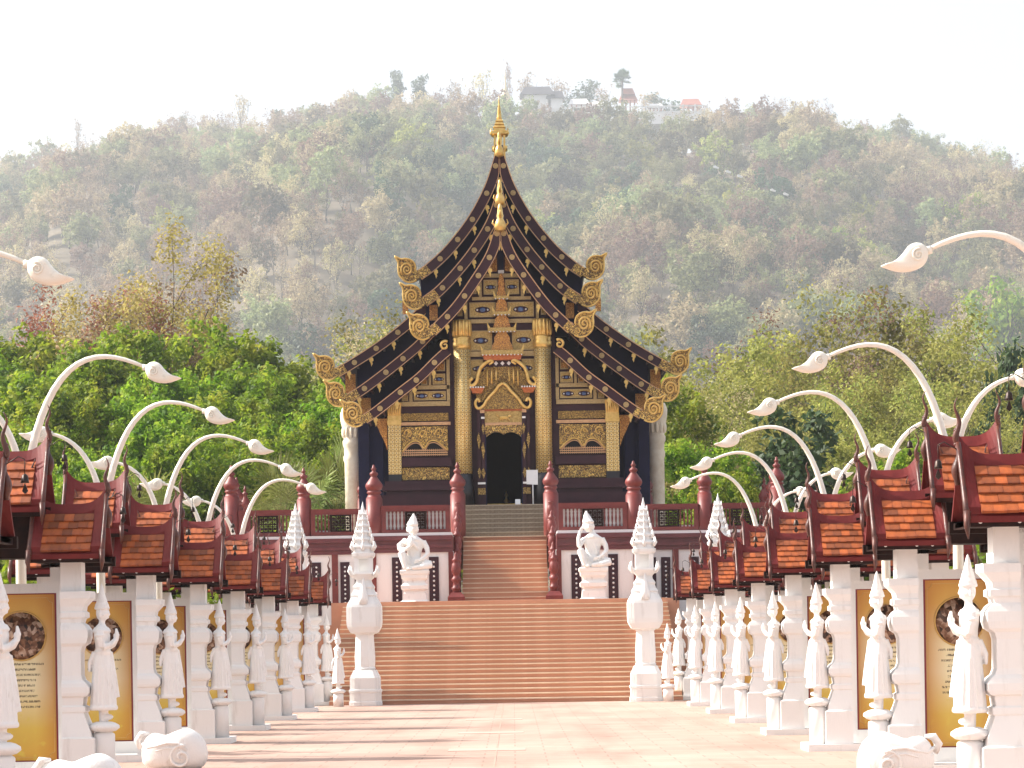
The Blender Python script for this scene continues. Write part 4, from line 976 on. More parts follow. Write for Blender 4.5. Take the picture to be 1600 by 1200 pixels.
def make_unit(s):
    root = thing('notice_board_shelter', 'x', 'notice board', (0, 0, 0), 'roofed notice boards along the avenue')
    P = lambda nm, m, mat, par=root: shift_mb(m, s, 0, 0).build(nm, mat, par)
    m = MB(); m.box(4.58, 7.1, -0.34, 0.72, 0.0, 0.10); P('base_slab', m, 'plaster')
    m = MB(); m.rloft([(5.25 - w_, 5.25, -d, d, 0.10 + z_ * 2.64 / 2.74) for z_, w_, d in POST]); P('profiled_post', m, 'plaster')
    m = MB(); m.rloft([(6.45, 6.45 + w_, -d, d, 0.10 + z_ * 2.64 / 2.74) for z_, w_, d in POST]); P('profiled_post', m, 'plaster')
    # white frame and printed panel
    f = MB(); yb = 0.42
    f.box(5.262, 5.40, yb, yb + 0.10, 0.10, 2.50); f.box(6.30, 6.438, yb, yb + 0.10, 0.10, 2.50); f.box(5.40, 6.30, yb, yb + 0.10, 0.10, 0.28); f.box(5.40, 6.30, yb, yb + 0.10, 2.38, 2.50)
    for px_ in (5.30, 6.22): f.box(px_, px_ + 0.17, yb - 0.02, yb + 0.14, 2.50, 2.78)
    P('board_frame', f, 'plaster')
    pn = MB(); pn.box(-0.45, 0.45, -0.02, 0.02, -1.05, 1.05)
    pno = pn.build('printed_panel', 'banner', root, (s * CXU, yb + 0.06, 1.33))
    b = MB(); t = 0.030
    for x0, x1, z0, z1 in ((-0.45, -0.45 + t, -1.05, 1.05), (0.45 - t, 0.45, -1.05, 1.05), (-0.45 + t, 0.45 - t, 1.05 - t * .5, 1.05), (-0.45 + t, 0.45 - t, -1.05, -1.05 + t * .5)): b.box(x0, x1, -0.024, -0.0201, z0, z1)
    b.build('crimson_border', 'bannerred', pno)
    b = MB(); g, w_ = 0.055, 0.008; xa, za = 0.45 - g, 1.05 - g
    for x in (-xa, xa): b.box(x - w_ / 2, x + w_ / 2, -0.0245, -0.0202, -za + 0.06, za - 0.06)
    for z_ in (-za, za): b.box(-xa + 0.06, xa - 0.06, -0.0245, -0.0202, z_ - w_ / 2, z_ + w_ / 2)
    for sx in (-1, 1):
        for sz in (-1, 1):
            arc = [(sx * (xa - 0.06 * math.cos(a * PI / 10)), -0.022, sz * (za - 0.06 * math.sin(a * PI / 10))) for a in range(6)]
            b.tube(arc, 0.004, 4)
    b.build('gold_line', 'bannergold', pno)
    d = MB(); d.lathe([(0.30, -0.004), (0.30, 0.004)], 32); d.v = [(x, z_, y) for x, y, z_ in d.v]; d.build('round_photo', 'photo', pno, (0, -0.026, 0.52))
    d = MB(); d.tube([(0.305 * math.cos(a * PI / 18), -0.027, 0.52 + 0.305 * math.sin(a * PI / 18)) for a in range(37)], 0.011, 6); d.build('photo_ring', 'bannergold', pno)
    # timber under the roofs
    tb = MB()
    for cx in (5.12, 6.58):
        tb.box(cx - 0.46, cx + 0.46, -0.50, -0.43, 2.73, 2.82); tb.box(cx - 0.46, cx + 0.46, 0.40, 0.48, 2.70, 2.82)
        tb.box(cx - 0.42, cx - 0.35, -0.43, 0.40, 2.735, 2.80); tb.box(cx + 0.35, cx + 0.42, -0.43, 0.40, 2.735, 2.80); tb.box(cx - 0.42, cx + 0.42, -0.3, 0.3, 2.745, 2.80)
    tb.box(5.36, 6.34, -0.12, 0.42, 2.80, 3.42); tb.box(5.40, 6.30, -0.38, -0.30, 3.30, 3.40); tb.box(5.42, 5.50, -0.30, 0.6, 3.32, 3.42); tb.box(6.20, 6.28, -0.30, 0.6, 3.32, 3.42)
    P('roof_timbers', tb, 'beam')
    pg = MB()
    for cx in (5.12, 6.58):
        for k in (-0.31, 0.07, 0.26): pg.ball((cx + k, -0.505, 2.775), (0.020, 0.008, 0.016), 6)
    P('peg_row', pg, 'plaster')
    for cx, cy, z0, z1, dy, rows, cols in ((5.12, -0.02, 2.83, 3.38, 0.46, 5, 5), (6.58, -0.02, 2.83, 3.38, 0.46, 5, 5), (CXU, 0.12, 3.41, 4.05, 0.50, 5, 5)):
        parts, tmb, tiles, fins = make_roof('r', s, cx, cy, z0, z1, dy, rows, cols)
        k0 = shift_mb(parts[0][1], s, cx, cy); roof = k0.build('roof', parts[0][2], root)
        for nm, mb_, mat, _ in parts[1:]: shift_mb(mb_, s, cx, cy).build(nm, mat, roof)
        tme = tmb.mesh('tile', 'tile')
        for (p, wsc) in tiles:
            jz = random.uniform(-0.004, 0.006)
            obj('tile', tme, roof, (s * (p[0] + cx), p[1] + cy, p[2] + jz), (random.uniform(-.02, .02), 0, random.uniform(-.02, .02)), (wsc, 1, 1))
        for fm in fins: shift_mb(fm, s, cx, cy).build('flame_finial', 'wood', roof)
        # small bell hanging beside the finial
        e = -1
        bl = MB(); bl.tube([(e * (HW_R + 0.02), -0.1, z1 + 0.12), (e * (HW_R + 0.16), -0.12, z1 + 0.20), (e * (HW_R + 0.22), -0.12, z1 + 0.17)], 0.006, 5)
        bl.tube([(e * (HW_R + 0.22), -0.12, z1 + 0.17), (e * (HW_R + 0.22), -0.12, z1 + 0.02)], 0.004, 4)
        bl.lathe([(0.008, 0.09), (0.03, 0.07), (0.038, 0.02), (0.045, 0.0)], 8, (e * (HW_R + 0.22), -0.12, z1 - 0.06)); bl.prism([(e * (HW_R + 0.22), z1 - 0.06), (e * (HW_R + 0.25), z1 - 0.14), (e * (HW_R + 0.22), z1 - 0.17), (e * (HW_R + 0.19), z1 - 0.14)], -0.125, -0.115)
        shift_mb(bl, s, cx, cy).build('bell', 'bell', roof)
    return root
SIDE = {-1: 'left', 1: 'right'}
for s in (-1, 1):
    proto = make_unit(s)
    for k in range(8):
        lab = 'roofed notice board with gold printed panel, %s from the camera in the %s row' % (ORD[k], SIDE[s])
        loc = (AR, ZK[k] + 0.0, 0.0)
        if k == 0: proto.location = loc; proto['label'] = lab
        else: copy_tree(proto, None, loc, lab)

# ---------------- worshipping statues facing across the path
def statue_mb():
    """faces -x (towards the path for the right row); z 0 at the feet, 1.71 m to the crown tip"""
    m = MB()
    m.eloft([(0.0, 0, 0.165, 0.17, 0.145), (0.0, 0, 0.168, 0.168, 0.155), (0.005, 0, 0.155, 0.16, 0.28), (0.005, 0, 0.135, 0.15, 0.48), (0.005, 0, 0.120, 0.145, 0.66), (0.01, 0, 0.105, 0.135, 0.78),
             (0.0, 0, 0.085, 0.115, 0.88), (0.0, 0, 0.088, 0.12, 0.96), (0.005, 0, 0.098, 0.145, 1.06), (0.012, 0, 0.088, 0.16, 1.14), (0.012, 0, 0.055, 0.11, 1.185), (0.005, 0, 0.040, 0.045, 1.21), (0.0, 0, 0.038, 0.04, 1.26)], 18)
    m.ball((-0.005, 0, 1.34), (0.082, 0.072, 0.105), 14)                              # head
    m.ball((-0.085, 0, 1.325), (0.018, 0.014, 0.024), 8); m.ball((-0.066, 0, 1.285), (0.022, 0.03, 0.018), 8)   # nose, chin
    for e in (-1, 1): m.ball((0.012, e * 0.075, 1.325), (0.018, 0.014, 0.05), 8)      # ears
    m.eloft([(0.0, 0, 0.092, 0.085, 1.385), (0.0, 0, 0.096, 0.09, 1.405), (0.0, 0, 0.085, 0.08, 1.425), (0.0, 0, 0.088, 0.082, 1.435), (0.0, 0, 0.066, 0.064, 1.48), (0, 0, 0.068, 0.066, 1.49), (0, 0, 0.044, 0.044, 1.56), (0, 0, 0.024, 0.024, 1.65), (0, 0, 0.006, 0.006, 1.71)], 14)
    for e in (-1, 1):                                                                 # arms bent, palms together
        m.tube([(0.0, e * 0.15, 1.13), (-0.005, e * 0.175, 1.02), (-0.03, e * 0.16, 0.92)], [0.052, 0.048, 0.044], 10)
        m.tube([(-0.03, e * 0.16, 0.92), (-0.115, e * 0.09, 0.95), (-0.165, e * 0.024, 1.01)], [0.044, 0.036, 0.028], 10)
        m.tube([(-0.165, e * 0.018, 1.0), (-0.182, e * 0.014, 1.07), (-0.172, e * 0.010, 1.15)], [0.030, 0.028, 0.012], 8)
        m.ball((-0.150, e * 0.02, 1.055), (0.014, 0.012, 0.03), 6)
        m.tube([(0.0, e * 0.17, 1.075), (0.0, e * 0.17, 1.055)], 0.062, 10)              # armlets
        m.ball((-0.04, e * 0.05, 0.06), (0.075, 0.04, 0.04), 8)                          # feet
    m.eloft([(0.0, 0, 0.055, 0.075, 0.0), (0.0, 0, 0.060, 0.08, 0.16)], 12)
    m.eloft([(0.0, 0, 0.098, 0.128, 0.835), (0.0, 0, 0.104, 0.132, 0.86), (0, 0, 0.095, 0.125, 0.885)], 16)  # belt
    m.tube([(-0.09, 0.03, 0.86), (-0.125, 0.03, 0.6), (-0.16, 0.04, 0.3)], [0.03, 0.035, 0.04], 8)           # front pleat
    for e in (-1, 1): m.tube([(0.09, e * 0.05, 0.86), (0.15, e * 0.06, 0.72), (0.155, e * 0.07, 0.62)], [0.035, 0.03, 0.015], 8)   # sash tails
    for k in range(0): m.tube([(0.04, 0.15 - k * 0.002, 0.75 - k * 0.09), (-0.08, 0.13, 0.72 - k * 0.09), (-0.13, 0.05, 0.67 - k * 0.09)], 0.012, 6); m.tube([(0.04, -0.15, 0.75 - k * 0.09), (-0.08, -0.13, 0.72 - k * 0.09), (-0.13, -0.05, 0.67 - k * 0.09)], 0.012, 6)
    for k in range(14):
        a = 2 * PI * k / 14; c_, s_ = math.cos(a), math.sin(a)
        m.tube([(0.155 * c_, 0.165 * s_, 0.17), (0.14 * c_, 0.155 * s_, 0.42), (0.118 * c_, 0.143 * s_, 0.68)], [0.016, 0.013, 0.008], 5)
    m.eloft([(0, 0, 0.165, 0.17, 0.145), (0, 0, 0.178, 0.182, 0.16), (0, 0, 0.178, 0.182, 0.19), (0, 0, 0.160, 0.166, 0.205)], 18)
    m.eloft([(0.01, 0, 0.108, 0.165, 1.105), (0.01, 0, 0.112, 0.172, 1.12), (0.01, 0, 0.085, 0.13, 1.165)], 16)
    m.tube([(-0.03, -0.075, 1.31), (-0.075, -0.045, 1.335), (-0.088, 0, 1.36), (-0.075, 0.045, 1.335), (-0.03, 0.075, 1.31)], 0.007, 5)
    return m
st_me = {1: remeshed('figure', statue_mb(), 'statue', 0.009, 1)}
mm = statue_mb().mirror(); st_me[-1] = remeshed('figure', mm, 'statue', 0.009, 1)
ped = MB(); ped.lathe([(0.135, 0.0), (0.135, 0.52), (0.125, 0.535), (0.10, 0.55), (0.095, 0.565)], 24); ped_me = ped.mesh('pedestal', 'plaster')
lot = MB(); lot.lathe([(0.09, 0.0), (0.15, 0.015), (0.195, 0.05), (0.19, 0.085), (0.14, 0.115), (0.09, 0.13)], 24); lot_me = lot.mesh('lotus_cushion', 'statue')
for s in (-1, 1):
    for k in range(9):
        drop = 0.0 if k < 8 else -0.30
        t = thing('worshipper_statue', 'white crowned statue with pressed palms, %s from the camera in the %s row' % (ORD[k], SIDE[s]), 'statue',
                  (AR + s * 4.765, ZK[k] - 0.02 if k < 8 else 70.2, 0.0 if k == 8 else 0.10), 'praying statues lining the path', R(random.uniform(-5, 5)))
        if k == 8: t.location.x = AR + s * 4.35
        obj('pedestal', ped_me, t, (0, 0, 0), None, (1, 1, 1.0 if k < 8 else 0.62))
        b0 = 0.55 if k < 8 else 0.34
        obj('lotus_cushion', lot_me, t, (0, 0, b0)); obj('figure', st_me[s], t, (0, 0, b0 + 0.125), None, 1.0 if k < 8 else 0.94)

# ---------------- arching lamps
def lamp_head():
    """bird-like leaf head: root at origin, tip towards -x; 0.50 m long"""
    q = [(0.02, 0.035), (-0.03, 0.085), (-0.10, 0.105), (-0.17, 0.085), (-0.23, 0.035), (-0.30, -0.01), (-0.38, -0.035), (-0.49, -0.045), (-0.43, -0.09), (-0.35, -0.135), (-0.25, -0.165), (-0.14, -0.165), (-0.05, -0.135), (0.0, -0.08), (0.02, -0.02)]
    c = catmull(q + [q[0]], 3)[:-1]
    m = MB(); cx = sum(x for x, _ in c) / len(c); cz = sum(z for _, z in c) / len(c)
    rings = []
    for sc, y in ((0.55, -0.095), (0.80, -0.085), (0.95, -0.055), (1.0, 0.0), (0.95, 0.055), (0.80, 0.085), (0.55, 0.095)):
        rings.append([(cx + (x - cx) * sc, y, cz + (z - cz) * sc) for x, z in c])
    n = len(c); vs = [p for r_ in rings for p in r_]
    fs = [(a * n + i, a * n + (i + 1) % n, (a + 1) * n + (i + 1) % n, (a + 1) * n + i) for a in range(6) for i in range(n)]
    fs += [tuple(range(n - 1, -1, -1)), tuple(6 * n + i for i in range(n))]
    m.add(vs, fs, 0, True)
    for y in (-0.098, 0.098):          # spiral and leaf rib on both cheeks
        m.tube([(-0.10 + 0.068 * (1 - i / 24) * math.cos(i * 0.55 + 1), y, -0.03 + 0.068 * (1 - i / 24) * math.sin(i * 0.55 + 1)) for i in range(24)], [0.011] * 20 + [0.008] * 4, 6)
        m.tube([(-0.03, y * .8, 0.03), (-0.10, y * .85, 0.062), (-0.17, y * .85, 0.045), (-0.24, y * .8, -0.005), (-0.33, y * .55, -0.045)], 0.008, 5)
    m.lathe([(0.042, -0.03), (0.042, 0.03)], 10, (0, 0, 0)); b = len(m.v) - 20
    for i in range(b, b + 20): x, y, z = m.v[i]; m.v[i] = (z + 0.03, y, x)
    return m
LH = lamp_head(); LH.v = [(x * .93, y * .93, z * .93) for x, y, z in LH.v]
def bez(p, n):
    p = [Vector(a) for a in p]; out = []
    for i in range(n + 1):
        t = i / n; q = list(p)
        while len(q) > 1: q = [a.lerp(b, t) for a, b in zip(q, q[1:])]
        out.append(q[0])
    return out
def lamp_parts():
    """pole base at the origin (x outwards from the path); inner arm arches to -x"""
    arm = [Vector((0, 0, 0)), Vector((0, 0, 2.0)), Vector((0.0, 0, 3.1))] + bez([(-0.0, 0, 3.1), (-0.10, 0, 4.4), (-0.42, 0, 5.62), (-1.05, 0, 5.50), (-1.62, 0, 5.24)], 18)[1:]
    n = len(arm); rad = [0.072, 0.068, 0.064] + [0.058 - 0.036 * (i / (n - 4)) for i in range(n - 3)]
    a = MB(); a.tube(arm, rad, 12)
    a.lathe([(0.19, 0), (0.19, 0.06), (0.12, 0.14), (0.11, 0.5), (0.085, 0.56)], 14)
    oa = bez([(-0.03, 0, 3.85), (0.02, 0, 4.25), (0.18, 0, 4.72), (0.45, 0, 4.88), (0.74, 0, 4.94)], 12)
    b = MB(); b.tube(oa, [0.052 - 0.029 * i / 12 for i in range(13)], 10)
    h1 = MB(); ca, sa = math.cos(R(-14)), math.sin(R(-14))
    def tf(m, ang, flip, off):
        k = MB(); k.f = [tuple(reversed(f)) if flip else f for f in m.f]; k.m = list(m.m); k.sm = list(m.sm)
        c, s_ = math.cos(ang), math.sin(ang)
        for x, y, z in m.v:
            x, z = x * c - z * s_, x * s_ + z * c
            if flip: x = -x
            k.v.append((x + off[0], y, z + off[1]))
        return k
    return a, b, tf(LH, R(12), False, (-1.64, 5.23)), tf(LH, R(-6), True, (0.76, 4.945))
la, lb, lh1, lh2 = lamp_parts()
LY = [25.6, 33.8, 40.35, 46.9, 53.4, 60.0]
jit = [0, 0, 1.5, -1, 0.8, -0.6]
for s in (-1, 1):
    f = lambda m, nm: shift_mb(m, s, 0, 0).mesh(nm, 'lamp')
    mes = [f(la, 'pole_arm'), f(lb, 'side_arm'), f(lh1, 'lamp_head'), f(lh2, 'lamp_head')]
    for k, y in enumerate(LY):
        t = thing('street_lamp', 'tall ivory arching lamp with leaf shaped heads, %s from the camera on the %s side' % (ORD[k], SIDE[s]), 'street lamp', (AR + s * 5.95, y, 0), 'arched lamps along the avenue', R(jit[k] * s))
        for nm, me_ in zip(('pole_arm', 'side_arm', 'lamp_head', 'lamp_head'), mes): obj(nm, me_, t)
        if k == 0: t.scale = (1, 1, 1.03)

# ---------------- white shell scroll ornaments by the path
def shell():
    m = MB()
    q = [(-0.46, 0.10), (-0.47, 0.25), (-0.42, 0.42), (-0.30, 0.50), (-0.14, 0.47), (0.0, 0.52), (0.16, 0.56), (0.30, 0.50), (0.40, 0.38), (0.44, 0.20), (0.38, 0.04), (0.2, -0.02), (-0.2, -0.02), (-0.38, 0.02)]
    c = catmull(q + [q[0]], 3)[:-1]; cx, cz = 0.0, 0.22; n = len(c)
    rings = [(0.25, -0.27), (0.6, -0.255), (0.85, -0.20), (0.97, -0.11), (1.0, 0.0), (0.97, 0.11), (0.85, 0.20), (0.6, 0.255), (0.25, 0.27)]
    vs = [(cx + (x - cx) * k, y, cz + (z - cz) * k) for k, y in rings for x, z in c]
    fs = [(a * n + i, a * n + (i + 1) % n, (a + 1) * n + (i + 1) % n, (a + 1) * n + i) for a in range(8) for i in range(n)] + [tuple(range(n - 1, -1, -1)), tuple(8 * n + i for i in range(n))]
    m.add(vs, fs, 0, True)
    for off, r_ in ((0.0, 0.020), (-0.07, 0.015)):
        m.tube([(-0.44, -0.14, 0.36 + off), (-0.36, -0.205, 0.31 + off), (-0.24, -0.25, 0.33 + off), (-0.10, -0.265, 0.37 + off), (0.06, -0.268, 0.36 + off), (0.18, -0.262, 0.27 + off)], r_, 6)
    m.tube([(0.10 + 0.17 * (1 - i / 30) * math.cos(i * 0.36 + 1.2), -0.268 - 0.0006 * i, 0.17 + 0.17 * (1 - i / 30) * math.sin(i * 0.36 + 1.2)) for i in range(30)], [0.022] * 24 + [0.014] * 6, 6)
    m.tube([(-0.47, -0.02, 0.30), (-0.52, -0.03, 0.40), (-0.46, -0.04, 0.49), (-0.36, -0.05, 0.50)], [0.05, 0.055, 0.05, 0.02], 8)
    return m
sh = shell()
for s, x, y, lab in ((-1, -4.66, 36.6, 'white plaster shell scroll on the ground before the third left statue'), (-1, -4.62, 28.6, 'white plaster shell scroll cut by the bottom edge at lower left'), (1, 4.47, 31.4, 'white plaster shell scroll on the ground at lower right')):
    o = shift_mb(sh, -s, 0, 0).build('shell_scroll', 'statue', None, (x, y, 0.0)); tag(o, lab, 'ornament', 'shell scrolls beside the path')

# ---------------- white shrine towers at the foot of the stairs
def shrine_tower():
    """list of (part name, MB); total height 5.42 m"""
    P = []
    def ploft(m, l, mi=0):
        q = [(1, -.68), (1, .68), (.85, .68), (.85, .85), (.68, .85), (.68, 1)]
        sec = q + [(-y, x) for x, y in q][1:] + [(-x, -y) for x, y in q][1:] + [(y, -x) for x, y in q][1:-1]
        n = len(sec); vs = [(x * w, y * w, z) for w, z in l for x, y in sec]
        fs = [(a * n + i, a * n + (i + 1) % n, (a + 1) * n + (i + 1) % n, (a + 1) * n + i) for a in range(len(l) - 1) for i in range(n)] + [tuple(range(n - 1, -1, -1)), tuple((len(l) - 1) * n + i for i in range(n))]
        m.add(vs, fs)
    m = MB(); ploft(m, [(0.43, 0), (0.43, 0.10), (0.41, 0.12), (0.41, 0.34), (0.43, 0.36), (0.43, 0.42), (0.40, 0.44), (0.40, 0.74), (0.38, 0.78), (0.30, 0.95)]); P.append(('pedestal', m))
    m = MB(); m.lathe([(0.27, 0.95), (0.30, 0.99), (0.27, 1.03), (0.285, 1.1), (0.29, 1.3), (0.27, 1.6), (0.255, 1.88), (0.29, 1.91), (0.29, 1.95)], 8, (0, 0, 0), 0, False, phase=PI / 8); P.append(('shaft', m))
    m = MB(); ploft(m, [(0.30, 1.92), (0.37, 1.95), (0.41, 2.02), (0.45, 2.10), (0.465, 2.22), (0.465, 2.62), (0.44, 2.70), (0.36, 2.84), (0.33, 2.90), (0.35, 2.94), (0.30, 3.02), (0.27, 3.10), (0.29, 3.16), (0.22, 3.26), (0.20, 3.34), (0.26, 3.40), (0.34, 3.50), (0.33, 3.55)])
    for a in range(4):                     # flame corners of the lower block
        c, s_ = math.cos(a * PI / 2 + PI / 4), math.sin(a * PI / 2 + PI / 4)
        m.tube([(0.40 * c, 0.40 * s_, 3.45), (0.52 * c, 0.52 * s_, 3.58), (0.50 * c, 0.50 * s_, 3.74)], [0.06, 0.05, 0.005], 6)
    m.eloft([(0, -0.40, 0.13, 0.08, 2.70), (0, -0.38, 0.12, 0.08, 2.90), (0, -0.33, 0.05, 0.05, 3.20), (0, -0.30, 0.008, 0.008, 3.40)], 10)      # front spirelet
    P.append(('lantern_block', m))
    m = MB()
    for a in (-1, 1):
        for b in (-1, 1): m.box(a * 0.24, a * 0.12, b * 0.24, b * 0.12, 3.55, 3.92)
    m.box(-0.12, 0.12, 0.14, 0.2, 3.55, 3.92)
    ploft(m, [(0.25, 3.92), (0.30, 3.98), (0.31, 4.06), (0.27, 4.08)]); P.append(('niche', m))
    m = MB(); z = 4.08; w = 0.27
    for k in range(6):
        h = 0.215 - k * 0.012; w2 = w * 0.80
        ploft(m, [(w * 1.0, z - 0.01), (w * 0.93, z + h * .45), (w * 1.04, z + h * .6), (w * 1.06, z + h * .75), (w * .80, z + h)])
        for a in range(8):
            an = a * PI / 4; rr = w * (1.06 if a % 2 == 0 else 1.38); c, s_ = math.cos(an), math.sin(an)
            m.tube([(rr * c * .92, rr * s_ * .92, z + h * .3), (rr * 1.14 * c, rr * 1.14 * s_, z + h * .75), (rr * 1.06 * c, rr * 1.06 * s_, z + h * 1.45)], [0.05 * w / .27, 0.042 * w / .27, 0.004], 5)
        z += h * 0.96; w = w2
    m.lathe([(w * .95, z - 0.02), (w * 1.1, z + 0.04), (w * .6, z + 0.09), (w * .62, z + 0.12), (0.022, 5.34), (0.003, 5.44)], 10)
    P.append(('tiered_spire', m)); return P
tw_parts = [(n_, m_.mesh(n_, 'plaster')) for n_, m_ in shrine_tower()]
def put_tower(x, y, z, label, extra=None):
    t = thing('shrine_tower', label, 'shrine tower', (x, y, z), 'white shrine towers by the stairs')
    for n_, me_ in tw_parts: obj(n_, me_, t)
    return t
for s, nm in ((-1, 'left'), (1, 'right')):
    put_tower(AX + s * 3.74, 71.0, 0.0, 'white carved shrine tower at the %s foot of the wide stairs' % nm)
put_tower(-6.12, 75.5, 0.22, 'white flame tiered shrine tower rising behind the left row of roofs')
put_tower(5.86, 75.5, 0.32, 'white flame tiered shrine tower rising behind the right row of roofs')

# ---------------- seated stone figures on the landing
def seated(kind):
    """front view figures, x to the picture's right, facing the viewer (-y); z 0 on the plinth top"""
    m = MB()
    m.eloft([(0, 0, 0.20, 0.17, 0.02), (0, 0.0, 0.22, 0.18, 0.14), (0.0, 0, 0.16, 0.125, 0.32), (0.0, 0, 0.18, 0.12, 0.46), (0.0, 0, 0.225, 0.13, 0.62), (0, 0, 0.24, 0.125, 0.70), (0, 0, 0.12, 0.09, 0.775), (0, 0, 0.065, 0.065, 0.82), (0, 0, 0.06, 0.06, 0.88)], 18)
    hx, tilt = (-0.035, 0.03) if kind == 'left' else (-0.10, -0.04)
    m.ball((hx, -0.03, 0.985), (0.115, 0.12, 0.145), 16); m.ball((hx + 0.01, -0.155, 0.975), (0.022, 0.03, 0.035), 8); m.ball((hx + 0.008, -0.13, 0.925), (0.045, 0.03, 0.015), 8)
    for e in (-1, 1): m.ball((hx + e * 0.125, 0.0, 0.97), (0.028, 0.03, 0.075), 8); m.ball((hx + e * 0.045, -0.125, 1.0), (0.028, 0.015, 0.012), 6)
    tx = hx + tilt
    m.eloft([(hx, -0.02, 0.13, 0.13, 1.06), (hx, -0.02, 0.145, 0.14, 1.085), (hx, -0.02, 0.12, 0.12, 1.11), (hx + tilt * .3, -0.01, 0.125, 0.12, 1.125), (hx + tilt * .5, 0, 0.09, 0.09, 1.19), (hx + tilt * .6, 0, 0.095, 0.09, 1.20), (tx, 0, 0.055, 0.055, 1.27), (tx, 0, 0.012, 0.012, 1.35)], 14)
    # picture-left knee raised, picture-right leg folded flat
    m.tube([(-0.12, -0.02, 0.12), (-0.27, -0.18, 0.34), (-0.30, -0.22, 0.42)], [0.12, 0.10, 0.09], 12)
    m.tube([(-0.30, -0.22, 0.42), (-0.25, -0.26, 0.22), (-0.20, -0.28, 0.05)], [0.092, 0.075, 0.055], 12)
    m.tube([(-0.20, -0.27, 0.04), (-0.10, -0.34, 0.035)], [0.055, 0.035], 8)
    m.tube([(0.10, -0.02, 0.12), (0.30, -0.14, 0.14), (0.40, -0.17, 0.13)], [0.13, 0.105, 0.09], 12)
    m.tube([(0.40, -0.18, 0.12), (0.20, -0.28, 0.075), (-0.05, -0.30, 0.05)], [0.085, 0.07, 0.045], 12)
    # picture-right arm resting down on the lap
    m.tube([(0.21, 0.0, 0.68), (0.30, -0.03, 0.52), (0.32, -0.08, 0.40)], [0.075, 0.065, 0.055], 10)
    m.tube([(0.32, -0.08, 0.40), (0.22, -0.20, 0.28), (0.10, -0.25, 0.22)], [0.055, 0.045, 0.035], 10)
    for k in range(5): m.tube([(0.10, -0.25 + 0.0, 0.22 + (k - 2) * 0.018), (0.03, -0.27, 0.205 + (k - 2) * 0.02), (-0.01 + (0.02 if k in (0, 4) else 0), -0.265, 0.19 + (k - 2) * 0.021)], [0.016, 0.013, 0.009], 6)
    if kind == 'left':      # cloth over the shoulder, hand up before the chest
        m.tube([(-0.21, 0.0, 0.68), (-0.34, -0.06, 0.58), (-0.33, -0.14, 0.48)], [0.085, 0.08, 0.06], 10)
        m.tube([(-0.33, -0.14, 0.48), (-0.18, -0.22, 0.50), (-0.06, -0.24, 0.58)], [0.06, 0.045, 0.035], 10)
        for k in range(5): m.tube([(-0.06 - 0.01 * k, -0.245, 0.58), (-0.05 - 0.018 * k, -0.25, 0.64), (-0.055 - 0.02 * k, -0.235, 0.68 - 0.008 * abs(k - 2))], [0.017, 0.014, 0.009], 6)
        m.tube([(-0.10, -0.12, 0.80), (-0.06, -0.20, 0.68), (0.05, -0.17, 0.55), (0.10, -0.14, 0.46)], [0.05, 0.055, 0.04, 0.012], 8)
        m.tube([(-0.24, -0.02, 0.73), (-0.18, -0.13, 0.66), (-0.1, -0.16, 0.58)], [0.05, 0.06, 0.03], 8)
    else:                   # elbow on the knee, hand to the ear
        m.tube([(-0.20, 0.0, 0.67), (-0.30, -0.12, 0.55), (-0.33, -0.20, 0.50)], [0.072, 0.062, 0.055], 10)
        m.tube([(-0.33, -0.20, 0.49), (-0.34, -0.14, 0.70), (-0.30, -0.06, 0.86)], [0.055, 0.047, 0.036], 10)
        for k in range(5): m.tube([(-0.30 + 0.012 * k, -0.07, 0.86), (-0.295 + 0.016 * k, -0.08, 0.93), (-0.27 + 0.018 * k, -0.07, 0.985 - 0.012 * abs(k - 2))], [0.017, 0.014, 0.009], 6)
        m.tube([(-0.02, -0.11, 0.62), (0.08, -0.12, 0.45), (0.10, -0.13, 0.30)], [0.02, 0.025, 0.02], 8)
    m.eloft([(0, 0, 0.215, 0.15, 0.70), (0, -0.01, 0.18, 0.14, 0.735), (0, -0.01, 0.10, 0.105, 0.80)], 16)      # collar
    return m
def plinth_mb():
    l = [(0.44, 0), (0.44, 0.10), (0.36, 0.14), (0.34, 0.34), (0.30, 0.40), (0.30, 0.44), (0.40, 0.47), (0.41, 0.58), (0.36, 0.62), (0.31, 0.66), (0.31, 0.72), (0.39, 0.80), (0.40, 0.90), (0.43, 0.93), (0.44, 1.02), (0.41, 1.05)]
    m = MB(); m.rloft([(-w, w, -w * .9, w * .9, z) for w, z in l]); return m
pl_me2 = plinth_mb().mesh('stepped_plinth', 'statue')
for kind, px_, lab in (('left', 648, 'white crowned seated statue holding a scarf to its chest, on the left of landing'), ('right', 927, 'white crowned seated statue resting its cheek on its hand, on the right of landing')):
    t = thing('seated_statue', lab, 'statue', (at(px_, 900, 80.0)[0], 80.0, Z_LAND - 0.08))
    obj('stepped_plinth', pl_me2, t); obj('figure', remeshed('figure', seated(kind), 'statue', 0.017, 1), t, (0, 0, 1.04), None, 1.27)
